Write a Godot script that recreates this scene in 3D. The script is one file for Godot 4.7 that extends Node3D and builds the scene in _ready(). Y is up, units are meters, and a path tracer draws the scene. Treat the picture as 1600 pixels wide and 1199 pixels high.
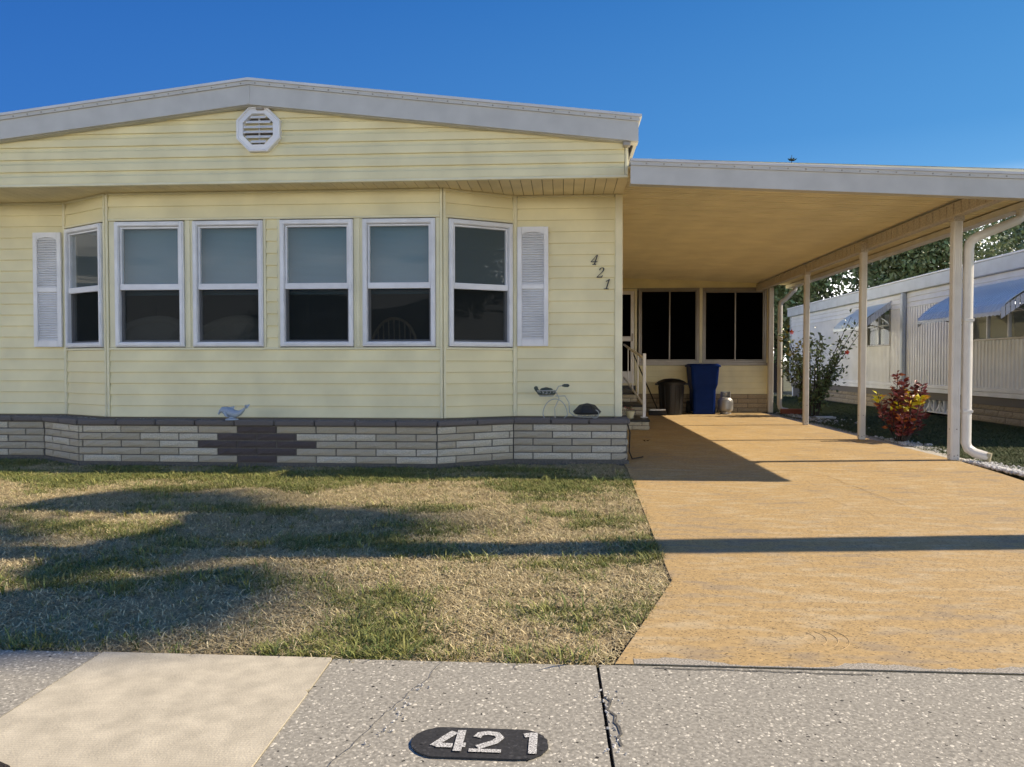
extends Node3D

# ---------------------------------------------------------------- mesh helper
class MB:
	var v := PackedVector3Array()
	var n := PackedVector3Array()
	var c := PackedColorArray()
	var uv := PackedVector2Array()
	var col := Color(1, 1, 1)
	var xf := Transform3D.IDENTITY
	var uvs := 1.0
	func vert(p: Vector3, nn: Vector3, t: Vector2 = Vector2.ZERO) -> void:
		v.append(xf * p)
		n.append((xf.basis * nn).normalized())
		c.append(col)
		uv.append(t)
	func tri(a: Vector3, b: Vector3, d: Vector3) -> void:          # counter-clockwise seen from outside
		var nn := (b - a).cross(d - a).normalized()
		vert(a, nn); vert(d, nn); vert(b, nn)
	func quad(a: Vector3, b: Vector3, d: Vector3, e: Vector3) -> void:
		tri(a, b, d); tri(a, d, e)
	func quaduv(a: Vector3, b: Vector3, d: Vector3, e: Vector3, ta: Vector2, tb: Vector2, td: Vector2, te: Vector2) -> void:
		var nn := (b - a).cross(d - a).normalized()
		vert(a, nn, ta); vert(d, nn, td); vert(b, nn, tb)
		vert(a, nn, ta); vert(e, nn, te); vert(d, nn, td)
	func quadn(a: Vector3, b: Vector3, d: Vector3, e: Vector3, na: Vector3, nb: Vector3, nd: Vector3, ne: Vector3) -> void:
		vert(a, na); vert(d, nd); vert(b, nb)
		vert(a, na); vert(e, ne); vert(d, nd)
	func box(x0: float, y0: float, z0: float, x1: float, y1: float, z1: float) -> void:
		quad(Vector3(x0, y0, z1), Vector3(x1, y0, z1), Vector3(x1, y1, z1), Vector3(x0, y1, z1))
		quad(Vector3(x1, y0, z0), Vector3(x0, y0, z0), Vector3(x0, y1, z0), Vector3(x1, y1, z0))
		quad(Vector3(x1, y0, z1), Vector3(x1, y0, z0), Vector3(x1, y1, z0), Vector3(x1, y1, z1))
		quad(Vector3(x0, y0, z0), Vector3(x0, y0, z1), Vector3(x0, y1, z1), Vector3(x0, y1, z0))
		quad(Vector3(x0, y1, z1), Vector3(x1, y1, z1), Vector3(x1, y1, z0), Vector3(x0, y1, z0))
		quad(Vector3(x0, y0, z0), Vector3(x1, y0, z0), Vector3(x1, y0, z1), Vector3(x0, y0, z1))
	func cbox(x0: float, y0: float, z0: float, x1: float, y1: float, z1: float, h: float) -> void:   # chamfered on all edges
		var lo := Vector3(x0, y0, z0)
		var hi := Vector3(x1, y1, z1)
		for ax in 3:
			var u := (ax + 1) % 3
			var w := (ax + 2) % 3
			for s in [0, 1]:
				var p := []
				for k in [[0, 0], [1, 0], [1, 1], [0, 1]]:
					var q := Vector3.ZERO
					q[ax] = hi[ax] if s == 1 else lo[ax]
					q[u] = hi[u] - h if k[0] == 1 else lo[u] + h
					q[w] = hi[w] - h if k[1] == 1 else lo[w] + h
					p.append(q)
				if s == 1: quad(p[0], p[1], p[2], p[3])
				else: quad(p[3], p[2], p[1], p[0])
			for su in [0, 1]:                                     # edges along ax
				for sw in [0, 1]:
					var eu: float = hi[u] if su == 1 else lo[u]
					var eiu: float = hi[u] - h if su == 1 else lo[u] + h
					var ew: float = hi[w] if sw == 1 else lo[w]
					var eiw: float = hi[w] - h if sw == 1 else lo[w] + h
					var a := Vector3.ZERO; a[ax] = lo[ax] + h; a[u] = eu; a[w] = eiw
					var b := Vector3.ZERO; b[ax] = lo[ax] + h; b[u] = eiu; b[w] = ew
					var d := b; d[ax] = hi[ax] - h
					var e := a; e[ax] = hi[ax] - h
					if (b - a).cross(d - a)[u] * (1 if su == 1 else -1) < 0: quad(b, a, e, d)
					else: quad(a, b, d, e)
		for sx in [0, 1]:
			for sy in [0, 1]:
				for sz in [0, 1]:
					var e := Vector3(x1 if sx else x0, y1 if sy else y0, z1 if sz else z0)
					var i := Vector3(x1 - h if sx else x0 + h, y1 - h if sy else y0 + h, z1 - h if sz else z0 + h)
					var a := Vector3(e.x, i.y, i.z)
					var b := Vector3(i.x, e.y, i.z)
					var d := Vector3(i.x, i.y, e.z)
					if (sx + sy + sz) % 2 == 1: tri(a, b, d)
					else: tri(a, d, b)
	func ring(x0: float, y0: float, x1: float, y1: float, w: float, z0: float, z1: float) -> void:   # rectangular frame, butted
		cbox(x0, y0, z0, x0 + w, y1, z1, 0.003); cbox(x1 - w, y0, z0, x1, y1, z1, 0.003)
		cbox(x0 + w, y0, z0, x1 - w, y0 + w, z1 - 0.001, 0.003); cbox(x0 + w, y1 - w, z0, x1 - w, y1, z1 - 0.001, 0.003)
	func ext_z(p: Array, z0: float, z1: float) -> void:           # convex polygon, counter-clockwise in x,y
		for i in range(1, p.size() - 1):
			tri(Vector3(p[0].x, p[0].y, z1), Vector3(p[i].x, p[i].y, z1), Vector3(p[i + 1].x, p[i + 1].y, z1))
			tri(Vector3(p[0].x, p[0].y, z0), Vector3(p[i + 1].x, p[i + 1].y, z0), Vector3(p[i].x, p[i].y, z0))
		for i in p.size():
			var a = p[i]
			var b = p[(i + 1) % p.size()]
			quad(Vector3(a.x, a.y, z0), Vector3(b.x, b.y, z0), Vector3(b.x, b.y, z1), Vector3(a.x, a.y, z1))
	func ext_y(p: PackedVector2Array, y0: float, y1: float) -> void:   # any polygon in x,z
		var t := Geometry2D.triangulate_polygon(p)
		for i in range(0, t.size(), 3):
			var q := [p[t[i]], p[t[i + 1]], p[t[i + 2]]]
			if (q[1] - q[0]).cross(q[2] - q[0]) > 0: q = [q[0], q[2], q[1]]
			tri(Vector3(q[0].x, y1, q[0].y), Vector3(q[1].x, y1, q[1].y), Vector3(q[2].x, y1, q[2].y))
			tri(Vector3(q[0].x, y0, q[0].y), Vector3(q[2].x, y0, q[2].y), Vector3(q[1].x, y0, q[1].y))
		var area := 0.0
		for i in p.size(): area += p[i].cross(p[(i + 1) % p.size()])
		for i in p.size():
			var a := p[i]
			var b := p[(i + 1) % p.size()]
			if area > 0:
				var k := a; a = b; b = k
			quad(Vector3(a.x, y0, a.y), Vector3(b.x, y0, b.y), Vector3(b.x, y1, b.y), Vector3(a.x, y1, a.y))
	func tube(p: Array, r, seg := 8, prof = null, hint := Vector3.UP) -> void:     # swept circle, or profile of Vector2
		var rings := []
		var norms := []
		var up: Vector3 = hint
		for i in p.size():
			var d: Vector3 = (p[min(i + 1, p.size() - 1)] - p[max(i - 1, 0)]).normalized()
			if abs(d.dot(up)) > 0.97: up = Vector3.RIGHT if abs(d.x) < 0.9 else Vector3.FORWARD
			var s := d.cross(up).normalized()
			up = s.cross(d).normalized()
			var rr: float = r[i] if r is Array else r
			var ring_ := []
			var nr := []
			var m: int = seg if prof == null else prof.size()
			for k in m:
				var o := Vector2(cos(TAU * k / m), sin(TAU * k / m)) if prof == null else Vector2(prof[k])
				var q: Vector3 = s * o.x + up * o.y
				ring_.append(p[i] + q * rr)
				nr.append(q.normalized())
			rings.append(ring_); norms.append(nr)
		for i in p.size() - 1:
			var m: int = rings[i].size()
			for k in m:
				var k2 := (k + 1) % m
				quadn(rings[i][k2], rings[i][k], rings[i + 1][k], rings[i + 1][k2], norms[i][k2], norms[i][k], norms[i + 1][k], norms[i + 1][k2])
		for k in range(1, rings[0].size() - 1):
			tri(rings[0][0], rings[0][k], rings[0][k + 1])
			tri(rings[-1][0], rings[-1][k + 1], rings[-1][k])
	func lathe(p: Array, seg := 24, base := Vector3.ZERO) -> void:      # p: Vector2(radius, y) from bottom to top
		for i in p.size() - 1:
			var d: Vector2 = p[i + 1] - p[i]
			var nn := Vector2(d.y, -d.x).normalized()
			for k in seg:
				var a := TAU * k / seg
				var b := TAU * (k + 1) / seg
				var ca := Vector3(cos(a), 0, -sin(a))
				var cb := Vector3(cos(b), 0, -sin(b))
				var na: Vector3 = ca * nn.x + Vector3.UP * nn.y
				var nb: Vector3 = cb * nn.x + Vector3.UP * nn.y
				quadn(base + ca * p[i].x + Vector3.UP * p[i].y, base + cb * p[i].x + Vector3.UP * p[i].y, base + cb * p[i + 1].x + Vector3.UP * p[i + 1].y, base + ca * p[i + 1].x + Vector3.UP * p[i + 1].y, na, nb, nb, na)
	func mesh() -> ArrayMesh:
		var a := []
		a.resize(Mesh.ARRAY_MAX)
		a[Mesh.ARRAY_VERTEX] = v
		a[Mesh.ARRAY_NORMAL] = n
		a[Mesh.ARRAY_COLOR] = c
		a[Mesh.ARRAY_TEX_UV] = uv
		var m := ArrayMesh.new()
		m.add_surface_from_arrays(Mesh.PRIMITIVE_TRIANGLES, a)
		return m

# ---------------------------------------------------------------- scene helpers
var M := {}
var counters := {}
var rng := RandomNumberGenerator.new()

func numbered(parent: Node, called: String) -> String:
	var key := str(parent.get_instance_id()) + called
	counters[key] = counters.get(key, -1) + 1
	return called if counters[key] == 0 else "%s_%03d" % [called, counters[key]]

func put(mb, called: String, m: Material, parent: Node = self, at := Transform3D.IDENTITY) -> MeshInstance3D:
	var o := MeshInstance3D.new()
	o.mesh = mb if mb is Mesh else mb.mesh()
	o.material_override = m
	o.name = numbered(parent, called)
	o.transform = at
	parent.add_child(o, true)
	return o

func node(called: String, parent: Node = self, at := Transform3D.IDENTITY) -> Node3D:
	var o := Node3D.new()
	o.name = numbered(parent, called)
	o.transform = at
	parent.add_child(o, true)
	return o

func tag(o: Node, label := "", category := "", group := "", kind := "") -> Node:
	if label: o.set_meta("label", label)
	if category: o.set_meta("category", category)
	if group: o.set_meta("group", group)
	if kind: o.set_meta("kind", kind)
	return o

func shift(x: float, y: float, z: float) -> Transform3D:
	return Transform3D(Basis.IDENTITY, Vector3(x, y, z))

func fr(ax: float, az: float, bx: float, bz: float) -> Transform3D:    # local x from a to b, z outwards
	var x := Vector3(bx - ax, 0, bz - az).normalized()
	return Transform3D(Basis(x, Vector3.UP, x.cross(Vector3.UP)), Vector3(ax, 0, az))

func lin(r: float, g: float, b: float, a := 1.0) -> Color:
	var k := Color(r, g, b).linear_to_srgb()
	k.a = a
	return k

func mat(r: float, g: float, b: float, rough := 0.6, metal := 0.0) -> StandardMaterial3D:
	var m := StandardMaterial3D.new()
	m.albedo_color = lin(r, g, b)
	m.roughness = rough
	m.metallic = metal
	return m

func noise_img(size: int, freq: float, seed_: int, oct := 4, kind := FastNoiseLite.TYPE_SIMPLEX_SMOOTH) -> Image:
	var f := FastNoiseLite.new()
	f.noise_type = kind
	f.seed = seed_
	f.frequency = freq
	f.fractal_octaves = oct
	return f.get_seamless_image(size, size)

func grey_tex(im: Image, low: float, high: float) -> ImageTexture:     # luminance remapped to low..high
	var d := im.get_data()
	for i in d.size(): d[i] = int(clampf(255.0 * (low + (high - low) * d[i] / 255.0), 0, 255))
	var k := Image.create_from_data(im.get_width(), im.get_height(), false, Image.FORMAT_L8, d)
	k.convert(Image.FORMAT_RGB8)
	k.generate_mipmaps()
	return ImageTexture.create_from_image(k)

func bump_tex(im: Image, strength: float) -> ImageTexture:
	var k: Image = im.duplicate()
	k.convert(Image.FORMAT_RGBA8)
	k.bump_map_to_normal_map(strength)
	k.generate_mipmaps()
	return ImageTexture.create_from_image(k)

func tri_tex(m: StandardMaterial3D, tex: Texture2D, per_m: float, normal: Texture2D = null, ns := 1.0) -> StandardMaterial3D:
	m.albedo_texture = tex
	m.uv1_triplanar = true
	m.uv1_world_triplanar = true
	m.uv1_scale = Vector3.ONE * per_m
	if normal:
		m.normal_enabled = true
		m.normal_texture = normal
		m.normal_scale = ns
	return m

func make_materials() -> void:
	var n1 := noise_img(512, 0.006, 3, 5)
	var n2 := noise_img(512, 0.05, 9, 4)
	var n3 := noise_img(512, 0.15, 21, 3)
	var soft := grey_tex(n1, 0.90, 1.0)
	var mid := grey_tex(n2, 0.72, 1.0)
	var gritty := grey_tex(n3, 0.45, 1.0)
	var nb := bump_tex(n3, 5.0)
	var nb2 := bump_tex(n2, 6.0)
	M.siding = tri_tex(mat(0.95, 0.86, 0.52, 0.42), soft, 0.45)
	M.trim = tri_tex(mat(0.90, 0.84, 0.57, 0.4), soft, 0.5)
	M.soffit = tri_tex(mat(0.84, 0.72, 0.46, 0.5), soft, 0.6)
	M.white = tri_tex(mat(0.91, 0.91, 0.92, 0.35), soft, 0.7)
	M.fascia = tri_tex(mat(0.60, 0.595, 0.56, 0.45), grey_tex(noise_img(512, 0.012, 41, 6), 0.93, 1.0), 0.5)
	M.frame = tri_tex(mat(0.86, 0.87, 0.9, 0.3), soft, 0.9)
	M.pan = tri_tex(mat(0.95, 0.87, 0.62, 0.5), soft, 0.4)
	M.post = tri_tex(mat(0.78, 0.75, 0.69, 0.4), soft, 0.8)
	M.beam = tri_tex(mat(0.72, 0.64, 0.53, 0.45), mid, 1.3)
	M.brick = tri_tex(mat(0.96, 0.85, 0.64, 0.9), gritty, 3.4, nb, 1.0)
	M.brick_b = tri_tex(mat(0.91, 0.81, 0.61, 0.9), gritty, 2.6, nb, 1.0)
	M.brick_c = tri_tex(mat(0.83, 0.76, 0.60, 0.9), mid, 2.4, nb, 1.0)
	M.brick_dark = tri_tex(mat(0.19, 0.155, 0.15, 0.9), gritty, 3.0, nb, 1.0)
	M.cap = tri_tex(mat(0.33, 0.30, 0.285, 0.9), gritty, 2.4, nb, 1.2)
	M.mortar = tri_tex(mat(0.20, 0.185, 0.16, 0.95), mid, 2.0)
	M.footing = tri_tex(mat(0.17, 0.16, 0.14, 0.95), mid, 1.2, nb2, 0.6)
	M.tan_brick = tri_tex(mat(0.64, 0.52, 0.35, 0.9), mid, 1.6, nb, 0.7)
	M.tan_brick_b = tri_tex(mat(0.58, 0.48, 0.33, 0.9), mid, 1.9, nb, 0.7)
	M.concrete = tri_tex(mat(0.66, 0.63, 0.57, 0.9), mid, 0.9, nb2, 0.3)
	M.nb_white = tri_tex(mat(0.92, 0.92, 0.89, 0.4), soft, 0.4)
	M.nb_trim = tri_tex(mat(0.52, 0.57, 0.60, 0.4), soft, 0.6)
	M.awning = tri_tex(mat(0.78, 0.88, 0.92, 0.32), soft, 0.6)
	M.awning_edge = mat(0.60, 0.62, 0.66, 0.4)
	M.alu = tri_tex(mat(0.36, 0.33, 0.29, 0.4, 0.3), soft, 0.9)
	M.black = tri_tex(mat(0.012, 0.012, 0.013, 0.45), mid, 1.5)
	M.rubber = mat(0.02, 0.02, 0.02, 0.8)
	M.bin_blue = tri_tex(mat(0.004, 0.024, 0.15, 0.5), soft, 1.4)
	M.bin_blue.metallic_specular = 0.2
	M.digit = mat(0.012, 0.012, 0.013, 0.35)
	M.interior = mat(0.20, 0.18, 0.15, 0.9)
	M.carpet = tri_tex(mat(0.16, 0.13, 0.10, 0.95), mid, 1.0)
	M.roof = tri_tex(mat(0.72, 0.73, 0.75, 0.4), soft, 0.4)
	M.shade = tri_tex(mat(0.09, 0.22, 0.30, 0.9), grey_tex(n3, 0.85, 1.0), 2.0)
	M.rattan = tri_tex(mat(0.62, 0.50, 0.33, 0.6), mid, 4.0)
	M.cushion = tri_tex(mat(0.55, 0.57, 0.50, 0.9), mid, 3.0)
	M.mulch = tri_tex(mat(0.06, 0.045, 0.035, 0.95), gritty, 2.0, nb, 1.5)
	M.galv = tri_tex(mat(0.55, 0.55, 0.54, 0.38, 0.55), mid, 3.0)
	M.terracotta = mat(0.30, 0.10, 0.06, 0.85)
	M.statue = tri_tex(mat(0.50, 0.60, 0.72, 0.45), mid, 5.0)
	M.wire = mat(0.42, 0.44, 0.43, 0.4, 0.3)
	M.stone_green = tri_tex(mat(0.10, 0.13, 0.11, 0.7), mid, 8.0, nb, 0.8)
	M.stone_dark = tri_tex(mat(0.035, 0.04, 0.045, 0.5), mid, 8.0, nb, 0.8)
	M.bark = tri_tex(mat(0.16, 0.13, 0.10, 0.95), gritty, 1.5, nb, 2.0)
	M.asphalt = tri_tex(mat(0.19, 0.185, 0.18, 0.95), gritty, 0.8, nb, 0.8)
	var leaf := StandardMaterial3D.new()
	leaf.vertex_color_use_as_albedo = true
	leaf.roughness = 0.38
	leaf.cull_mode = BaseMaterial3D.CULL_DISABLED
	leaf.backlight = Color(0.5, 0.6, 0.3)
	M.leaf = leaf
	var blade: StandardMaterial3D = leaf.duplicate()
	blade.roughness = 0.7
	blade.backlight = Color(0.25, 0.25, 0.15)
	M.blade = blade
	var pet: StandardMaterial3D = leaf.duplicate()
	pet.roughness = 0.8
	M.petal = pet
	var g := StandardMaterial3D.new()
	g.transparency = BaseMaterial3D.TRANSPARENCY_ALPHA
	g.albedo_color = Color(0.80, 0.90, 0.92, 0.12)
	g.roughness = 0.0
	g.metallic_specular = 0.33
	var wav := noise_img(256, 0.008, 77, 1)
	g.normal_enabled = true
	g.normal_texture = bump_tex(wav, 3.0)
	g.normal_scale = 0.12
	g.uv1_triplanar = true
	g.uv1_world_triplanar = true
	g.uv1_scale = Vector3.ONE * 0.7
	M.glass = g
	var scr := StandardMaterial3D.new()
	scr.transparency = BaseMaterial3D.TRANSPARENCY_ALPHA
	scr.albedo_color = Color(0.03, 0.035, 0.04, 0.60)
	scr.roughness = 0.9
	scr.metallic_specular = 0.0
	M.screen = scr
	var scr2: StandardMaterial3D = scr.duplicate()
	scr2.albedo_color = Color(0.015, 0.015, 0.016, 0.86)
	M.porch_screen = scr2

# speckled concrete: pale pebbles of all sizes in a grey matrix
func aggregate_tex(size: int, metres: float, per_m2: float, base_low: float, base_high: float, seed_: int) -> Array:
	var im := noise_img(size, 0.06, seed_, 5)
	var d := im.get_data()
	var h := PackedByteArray()
	h.resize(d.size())
	h.fill(90)
	for i in d.size(): d[i] = int(255.0 * (base_low + (base_high - base_low) * d[i] / 255.0))
	var r := RandomNumberGenerator.new()
	r.seed = seed_
	var px := size / metres
	for k in int(per_m2 * metres * metres):
		var cx := r.randf() * size
		var cy := r.randf() * size
		var big := pow(r.randf(), 2.2)
		var a := (0.0015 + 0.0046 * big) * px
		var b := a * r.randf_range(0.45, 0.9)
		var t := r.randf() * PI
		var ct := cos(t)
		var st := sin(t)
		var tone := 150.0 + 85.0 * r.randf()
		if r.randf() < 0.05: tone = 45.0
		var e := int(a) + 1
		for y in range(-e, e + 1):
			for x in range(-e, e + 1):
				var u := (x * ct + y * st) / a
				var w := (-x * st + y * ct) / b
				var q := u * u + w * w
				if q < 1.0:
					var i := posmod(int(cy) + y, size) * size + posmod(int(cx) + x, size)
					d[i] = int(tone)
					h[i] = int(90 + 120 * (1.0 - q))
	var out := []
	for k in [d, h]:
		out.append(Image.create_from_data(size, size, false, Image.FORMAT_L8, k))
	return out

func img_tex(im: Image) -> ImageTexture:
	var k: Image = im.duplicate()
	if k.get_format() == Image.FORMAT_L8: k.convert(Image.FORMAT_RGB8)
	k.generate_mipmaps()
	return ImageTexture.create_from_image(k)

func driveway_tex(size: int, metres: float) -> Array:
	var coarse := noise_img(1024, 0.004, 5, 5).get_data()
	var streak := noise_img(1024, 0.012, 15, 4).get_data()
	var fine := noise_img(1024, 0.09, 8, 3).get_data()
	var d := PackedByteArray()
	d.resize(1024 * 1024 * 3)
	for y in 1024:
		for x in 1024:
			var i := y * 1024 + x
			var c := coarse[i] / 255.0
			var s := streak[(y * 3 % 1024) * 1024 + x] / 255.0       # drawn out along the width of the slab
			var f := fine[i] / 255.0
			var worn := clampf((s - 0.40) * 2.6, 0, 1)
			var dark := clampf((c - 0.46) * 4.0, 0, 1) * clampf((s - 0.42) * 3.4, 0, 1)
			var k := 0.80 + 0.30 * f
			var r := lerpf(0.50, 0.55, worn) * k
			var g := lerpf(0.345, 0.425, worn) * k
			var b := lerpf(0.150, 0.245, worn) * k
			r = lerpf(r, 0.25, dark * 0.55); g = lerpf(g, 0.18, dark * 0.55); b = lerpf(b, 0.11, dark * 0.55)
			d[i * 3] = int(255 * pow(r, 0.4545)); d[i * 3 + 1] = int(255 * pow(g, 0.4545)); d[i * 3 + 2] = int(255 * pow(b, 0.4545))
	var im := Image.create_from_data(1024, 1024, false, Image.FORMAT_RGB8, d)
	im.resize(size, size, Image.INTERPOLATE_CUBIC)
	var data := im.get_data()
	var h := PackedByteArray()
	h.resize(size * size)
	h.fill(160)
	var r := RandomNumberGenerator.new()
	r.seed = 4
	for k in int(7500 * metres * metres):
		var cx := r.randi() % size
		var cy := r.randi() % size
		var w := 1 + r.randi() % 4
		var t := r.randi() % 2 + 1
		var dk := r.randf_range(0.35, 0.8) if r.randf() < 0.72 else 1.16
		for y in t:
			for x in w:
				var i := ((cy + y) % size) * size + (cx + x) % size
				h[i] = 110 if dk < 1 else 190
				for q in 3: data[i * 3 + q] = int(minf(255, data[i * 3 + q] * dk))
	return [Image.create_from_data(size, size, false, Image.FORMAT_RGB8, data), Image.create_from_data(size, size, false, Image.FORMAT_L8, h)]

# ---------------------------------------------------------------- house builders
func plank(parent: Node, f: Transform3D, s0: float, s1: float, y0: float, h: float, t0 := 1e9, t1 := 1e9, called := "siding_plank", m: Material = null) -> void:
	if t0 > 1e8: t0 = s0
	if t1 > 1e8: t1 = s1
	if s1 - s0 < 0.01: return
	var b := MB.new()
	var pr := [Vector2(y0, -0.004), Vector2(y0, 0.0155), Vector2(y0 + 0.006, 0.018), Vector2(y0 + h * 0.55, 0.0105), Vector2(y0 + h - 0.0005, 0.003)]
	if called == "gable_plank": pr = [Vector2(y0, -0.004), Vector2(y0, 0.020), Vector2(y0 + 0.006, 0.0225), Vector2(y0 + h * 0.56, 0.021), Vector2(y0 + h * 0.72, 0.007), Vector2(y0 + h - 0.0005, 0.004)]
	for i in pr.size() - 1:
		var p: Vector2 = pr[i]
		var q: Vector2 = pr[i + 1]
		var u0 := lerpf(s0, t0, (p.x - y0) / h)
		var u1 := lerpf(s1, t1, (p.x - y0) / h)
		var w0 := lerpf(s0, t0, (q.x - y0) / h)
		var w1 := lerpf(s1, t1, (q.x - y0) / h)
		b.quad(Vector3(u0, p.x, p.y), Vector3(u1, p.x, p.y), Vector3(w1, q.x, q.y), Vector3(w0, q.x, q.y))
	put(b, called, M.siding if m == null else m, parent, f)

func planks(parent: Node, f: Transform3D, s0: float, s1: float, y0: float, y1: float, h := 0.1215) -> void:
	var k := maxi(1, roundi((y1 - y0) / h))
	var hh := (y1 - y0) / k
	for i in k: plank(parent, f, s0, s1, y0 + i * hh, hh)

func block(parent: Node, called: String, m: Material, f: Transform3D, x0: float, y0: float, z0: float, x1: float, y1: float, z1: float, h := 0.004) -> MeshInstance3D:
	var b := MB.new()
	if h > 0: b.cbox(x0, y0, z0, x1, y1, z1, h)
	else: b.box(x0, y0, z0, x1, y1, z1)
	return put(b, called, m, parent, f)

func sash_window(parent: Node, f: Transform3D, s0: float, s1: float, y0: float, y1: float, ym: float, shade: float) -> void:
	var w := node("window", parent, f)
	var b := MB.new()
	b.ring(s0, y0, s1, y1, 0.048, -0.07, 0.034)
	b.ring(s0 + 0.012, y0 + 0.012, s1 - 0.012, y1 - 0.012, 0.030, 0.030, 0.042)
	put(b, "frame", M.frame, w)
	b = MB.new()
	b.ring(s0 + 0.05, ym - 0.005, s1 - 0.05, y1 - 0.05, 0.020, -0.03, 0.012)
	put(b, "sash", M.frame, w)
	b = MB.new()
	b.ring(s0 + 0.05, y0 + 0.05, s1 - 0.05, ym - 0.006, 0.020, -0.055, -0.012)
	put(b, "sash", M.frame, w)
	block(w, "meeting_rail", M.frame, Transform3D.IDENTITY, s0 + 0.05, ym - 0.036, -0.03, s1 - 0.05, ym + 0.026, 0.020)
	b = MB.new()
	b.quad(Vector3(s0 + 0.06, ym, -0.01), Vector3(s1 - 0.06, ym, -0.01), Vector3(s1 - 0.06, y1 - 0.06, -0.01), Vector3(s0 + 0.06, y1 - 0.06, -0.01))
	put(b, "pane", M.glass, w)
	b = MB.new()
	b.quad(Vector3(s0 + 0.06, y0 + 0.06, -0.036), Vector3(s1 - 0.06, y0 + 0.06, -0.036), Vector3(s1 - 0.06, ym, -0.036), Vector3(s0 + 0.06, ym, -0.036))
	put(b, "pane", M.glass, w)
	b = MB.new()
	b.quad(Vector3(s0 + 0.052, y0 + 0.052, -0.006), Vector3(s1 - 0.052, y0 + 0.052, -0.006), Vector3(s1 - 0.052, ym - 0.03, -0.006), Vector3(s0 + 0.052, ym - 0.03, -0.006))
	put(b, "insect_screen", M.screen, w)
	if shade > 0:
		b = MB.new()
		var k := int(shade / 0.012)
		for i in k:
			var a := y1 - 0.03 - i * 0.012
			b.quad(Vector3(s0 + 0.03, a - 0.006, -0.105), Vector3(s1 - 0.03, a - 0.006, -0.105), Vector3(s1 - 0.03, a, -0.112), Vector3(s0 + 0.03, a, -0.112))
			b.quad(Vector3(s0 + 0.03, a - 0.012, -0.112), Vector3(s1 - 0.03, a - 0.012, -0.112), Vector3(s1 - 0.03, a - 0.006, -0.105), Vector3(s0 + 0.03, a - 0.006, -0.105))
		b.box(s0 + 0.03, y1 - 0.03 - k * 0.012 - 0.025, -0.120, s1 - 0.03, y1 - 0.03 - k * 0.012, -0.102)
		put(b, "pleated_shade", M.shade, w)

func shutter(parent: Node, f: Transform3D, s0: float, s1: float, y0: float, y1: float) -> void:
	var w := node("shutter", parent, f)
	var ym := lerpf(y0, y1, 0.50)
	var b := MB.new()
	b.cbox(s0, y0, 0.018, s0 + 0.048, y1, 0.048, 0.004)
	b.cbox(s1 - 0.048, y0, 0.018, s1, y1, 0.048, 0.004)
	b.cbox(s0 + 0.048, y0, 0.018, s1 - 0.048, y0 + 0.075, 0.047, 0.004)
	b.cbox(s0 + 0.048, ym - 0.026, 0.018, s1 - 0.048, ym + 0.026, 0.047, 0.004)
	var xm := (s0 + s1) / 2
	var hw := (s1 - s0) / 2 - 0.048
	for i in 8:                                                    # arched underside of the top rail
		var a0 := -1.0 + i * 0.25
		var a1 := a0 + 0.25
		b.ext_z([Vector2(xm + hw * a0, y1 - 0.078 + 0.026 * (1 - a0 * a0)), Vector2(xm + hw * a1, y1 - 0.078 + 0.026 * (1 - a1 * a1)), Vector2(xm + hw * a1, y1), Vector2(xm + hw * a0, y1)], 0.018, 0.047)
	put(b, "shutter_frame", M.white, w)
	block(w, "backing", M.white, Transform3D.IDENTITY, s0 + 0.01, y0 + 0.01, 0.012, s1 - 0.01, y1 - 0.01, 0.0175, 0)
	var sl := MB.new()
	sl.xf = Transform3D(Basis(Vector3.RIGHT, -0.75), Vector3.ZERO)
	sl.cbox(-hw, -0.0145, -0.003, hw, 0.0145, 0.003, 0.0012)
	var me := sl.mesh()
	for seg in [[y0 + 0.075, ym - 0.026], [ym + 0.026, y1 - 0.058]]:
		var k := int((seg[1] - seg[0]) / 0.0255)
		for i in k:
			put(me, "slat", M.white, w, shift(xm, seg[0] + (i + 0.5) * (seg[1] - seg[0]) / k, 0.031))

func rough_brick(len_: float, hgt: float, dep: float, seed_: int) -> ArrayMesh:     # rock-faced front at z = 0 .. +
	var r := RandomNumberGenerator.new()
	r.seed = seed_
	var b := MB.new()
	var nx := maxi(2, int(len_ / 0.045))
	var g := []
	for j in 4:
		var row := []
		for i in nx + 1:
			var e := i == 0 or i == nx or j == 0 or j == 3
			var x := -len_ / 2 + len_ * i / nx + (0.0 if i == 0 or i == nx else r.randf_range(-0.008, 0.008))
			var y: float = hgt * [0.0, 0.3, 0.7, 1.0][j] + (0.0 if j == 0 or j == 3 else r.randf_range(-0.006, 0.006))
			row.append(Vector3(x, y, r.randf_range(-0.001, 0.003) if e else r.randf_range(0.006, 0.016)))
		g.append(row)
	for j in 3:
		for i in nx: b.quad(g[j][i], g[j][i + 1], g[j + 1][i + 1], g[j + 1][i])
	var x0 := -len_ / 2
	var x1 := len_ / 2
	b.quad(Vector3(x0, hgt, 0), Vector3(x1, hgt, 0), Vector3(x1, hgt, -dep), Vector3(x0, hgt, -dep))
	b.quad(Vector3(x0, 0, -dep), Vector3(x1, 0, -dep), Vector3(x1, 0, 0), Vector3(x0, 0, 0))
	b.quad(Vector3(x1, 0, 0), Vector3(x1, 0, -dep), Vector3(x1, hgt, -dep), Vector3(x1, hgt, 0))
	b.quad(Vector3(x0, 0, -dep), Vector3(x0, 0, 0), Vector3(x0, hgt, 0), Vector3(x0, hgt, -dep))
	return b.mesh()

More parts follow.
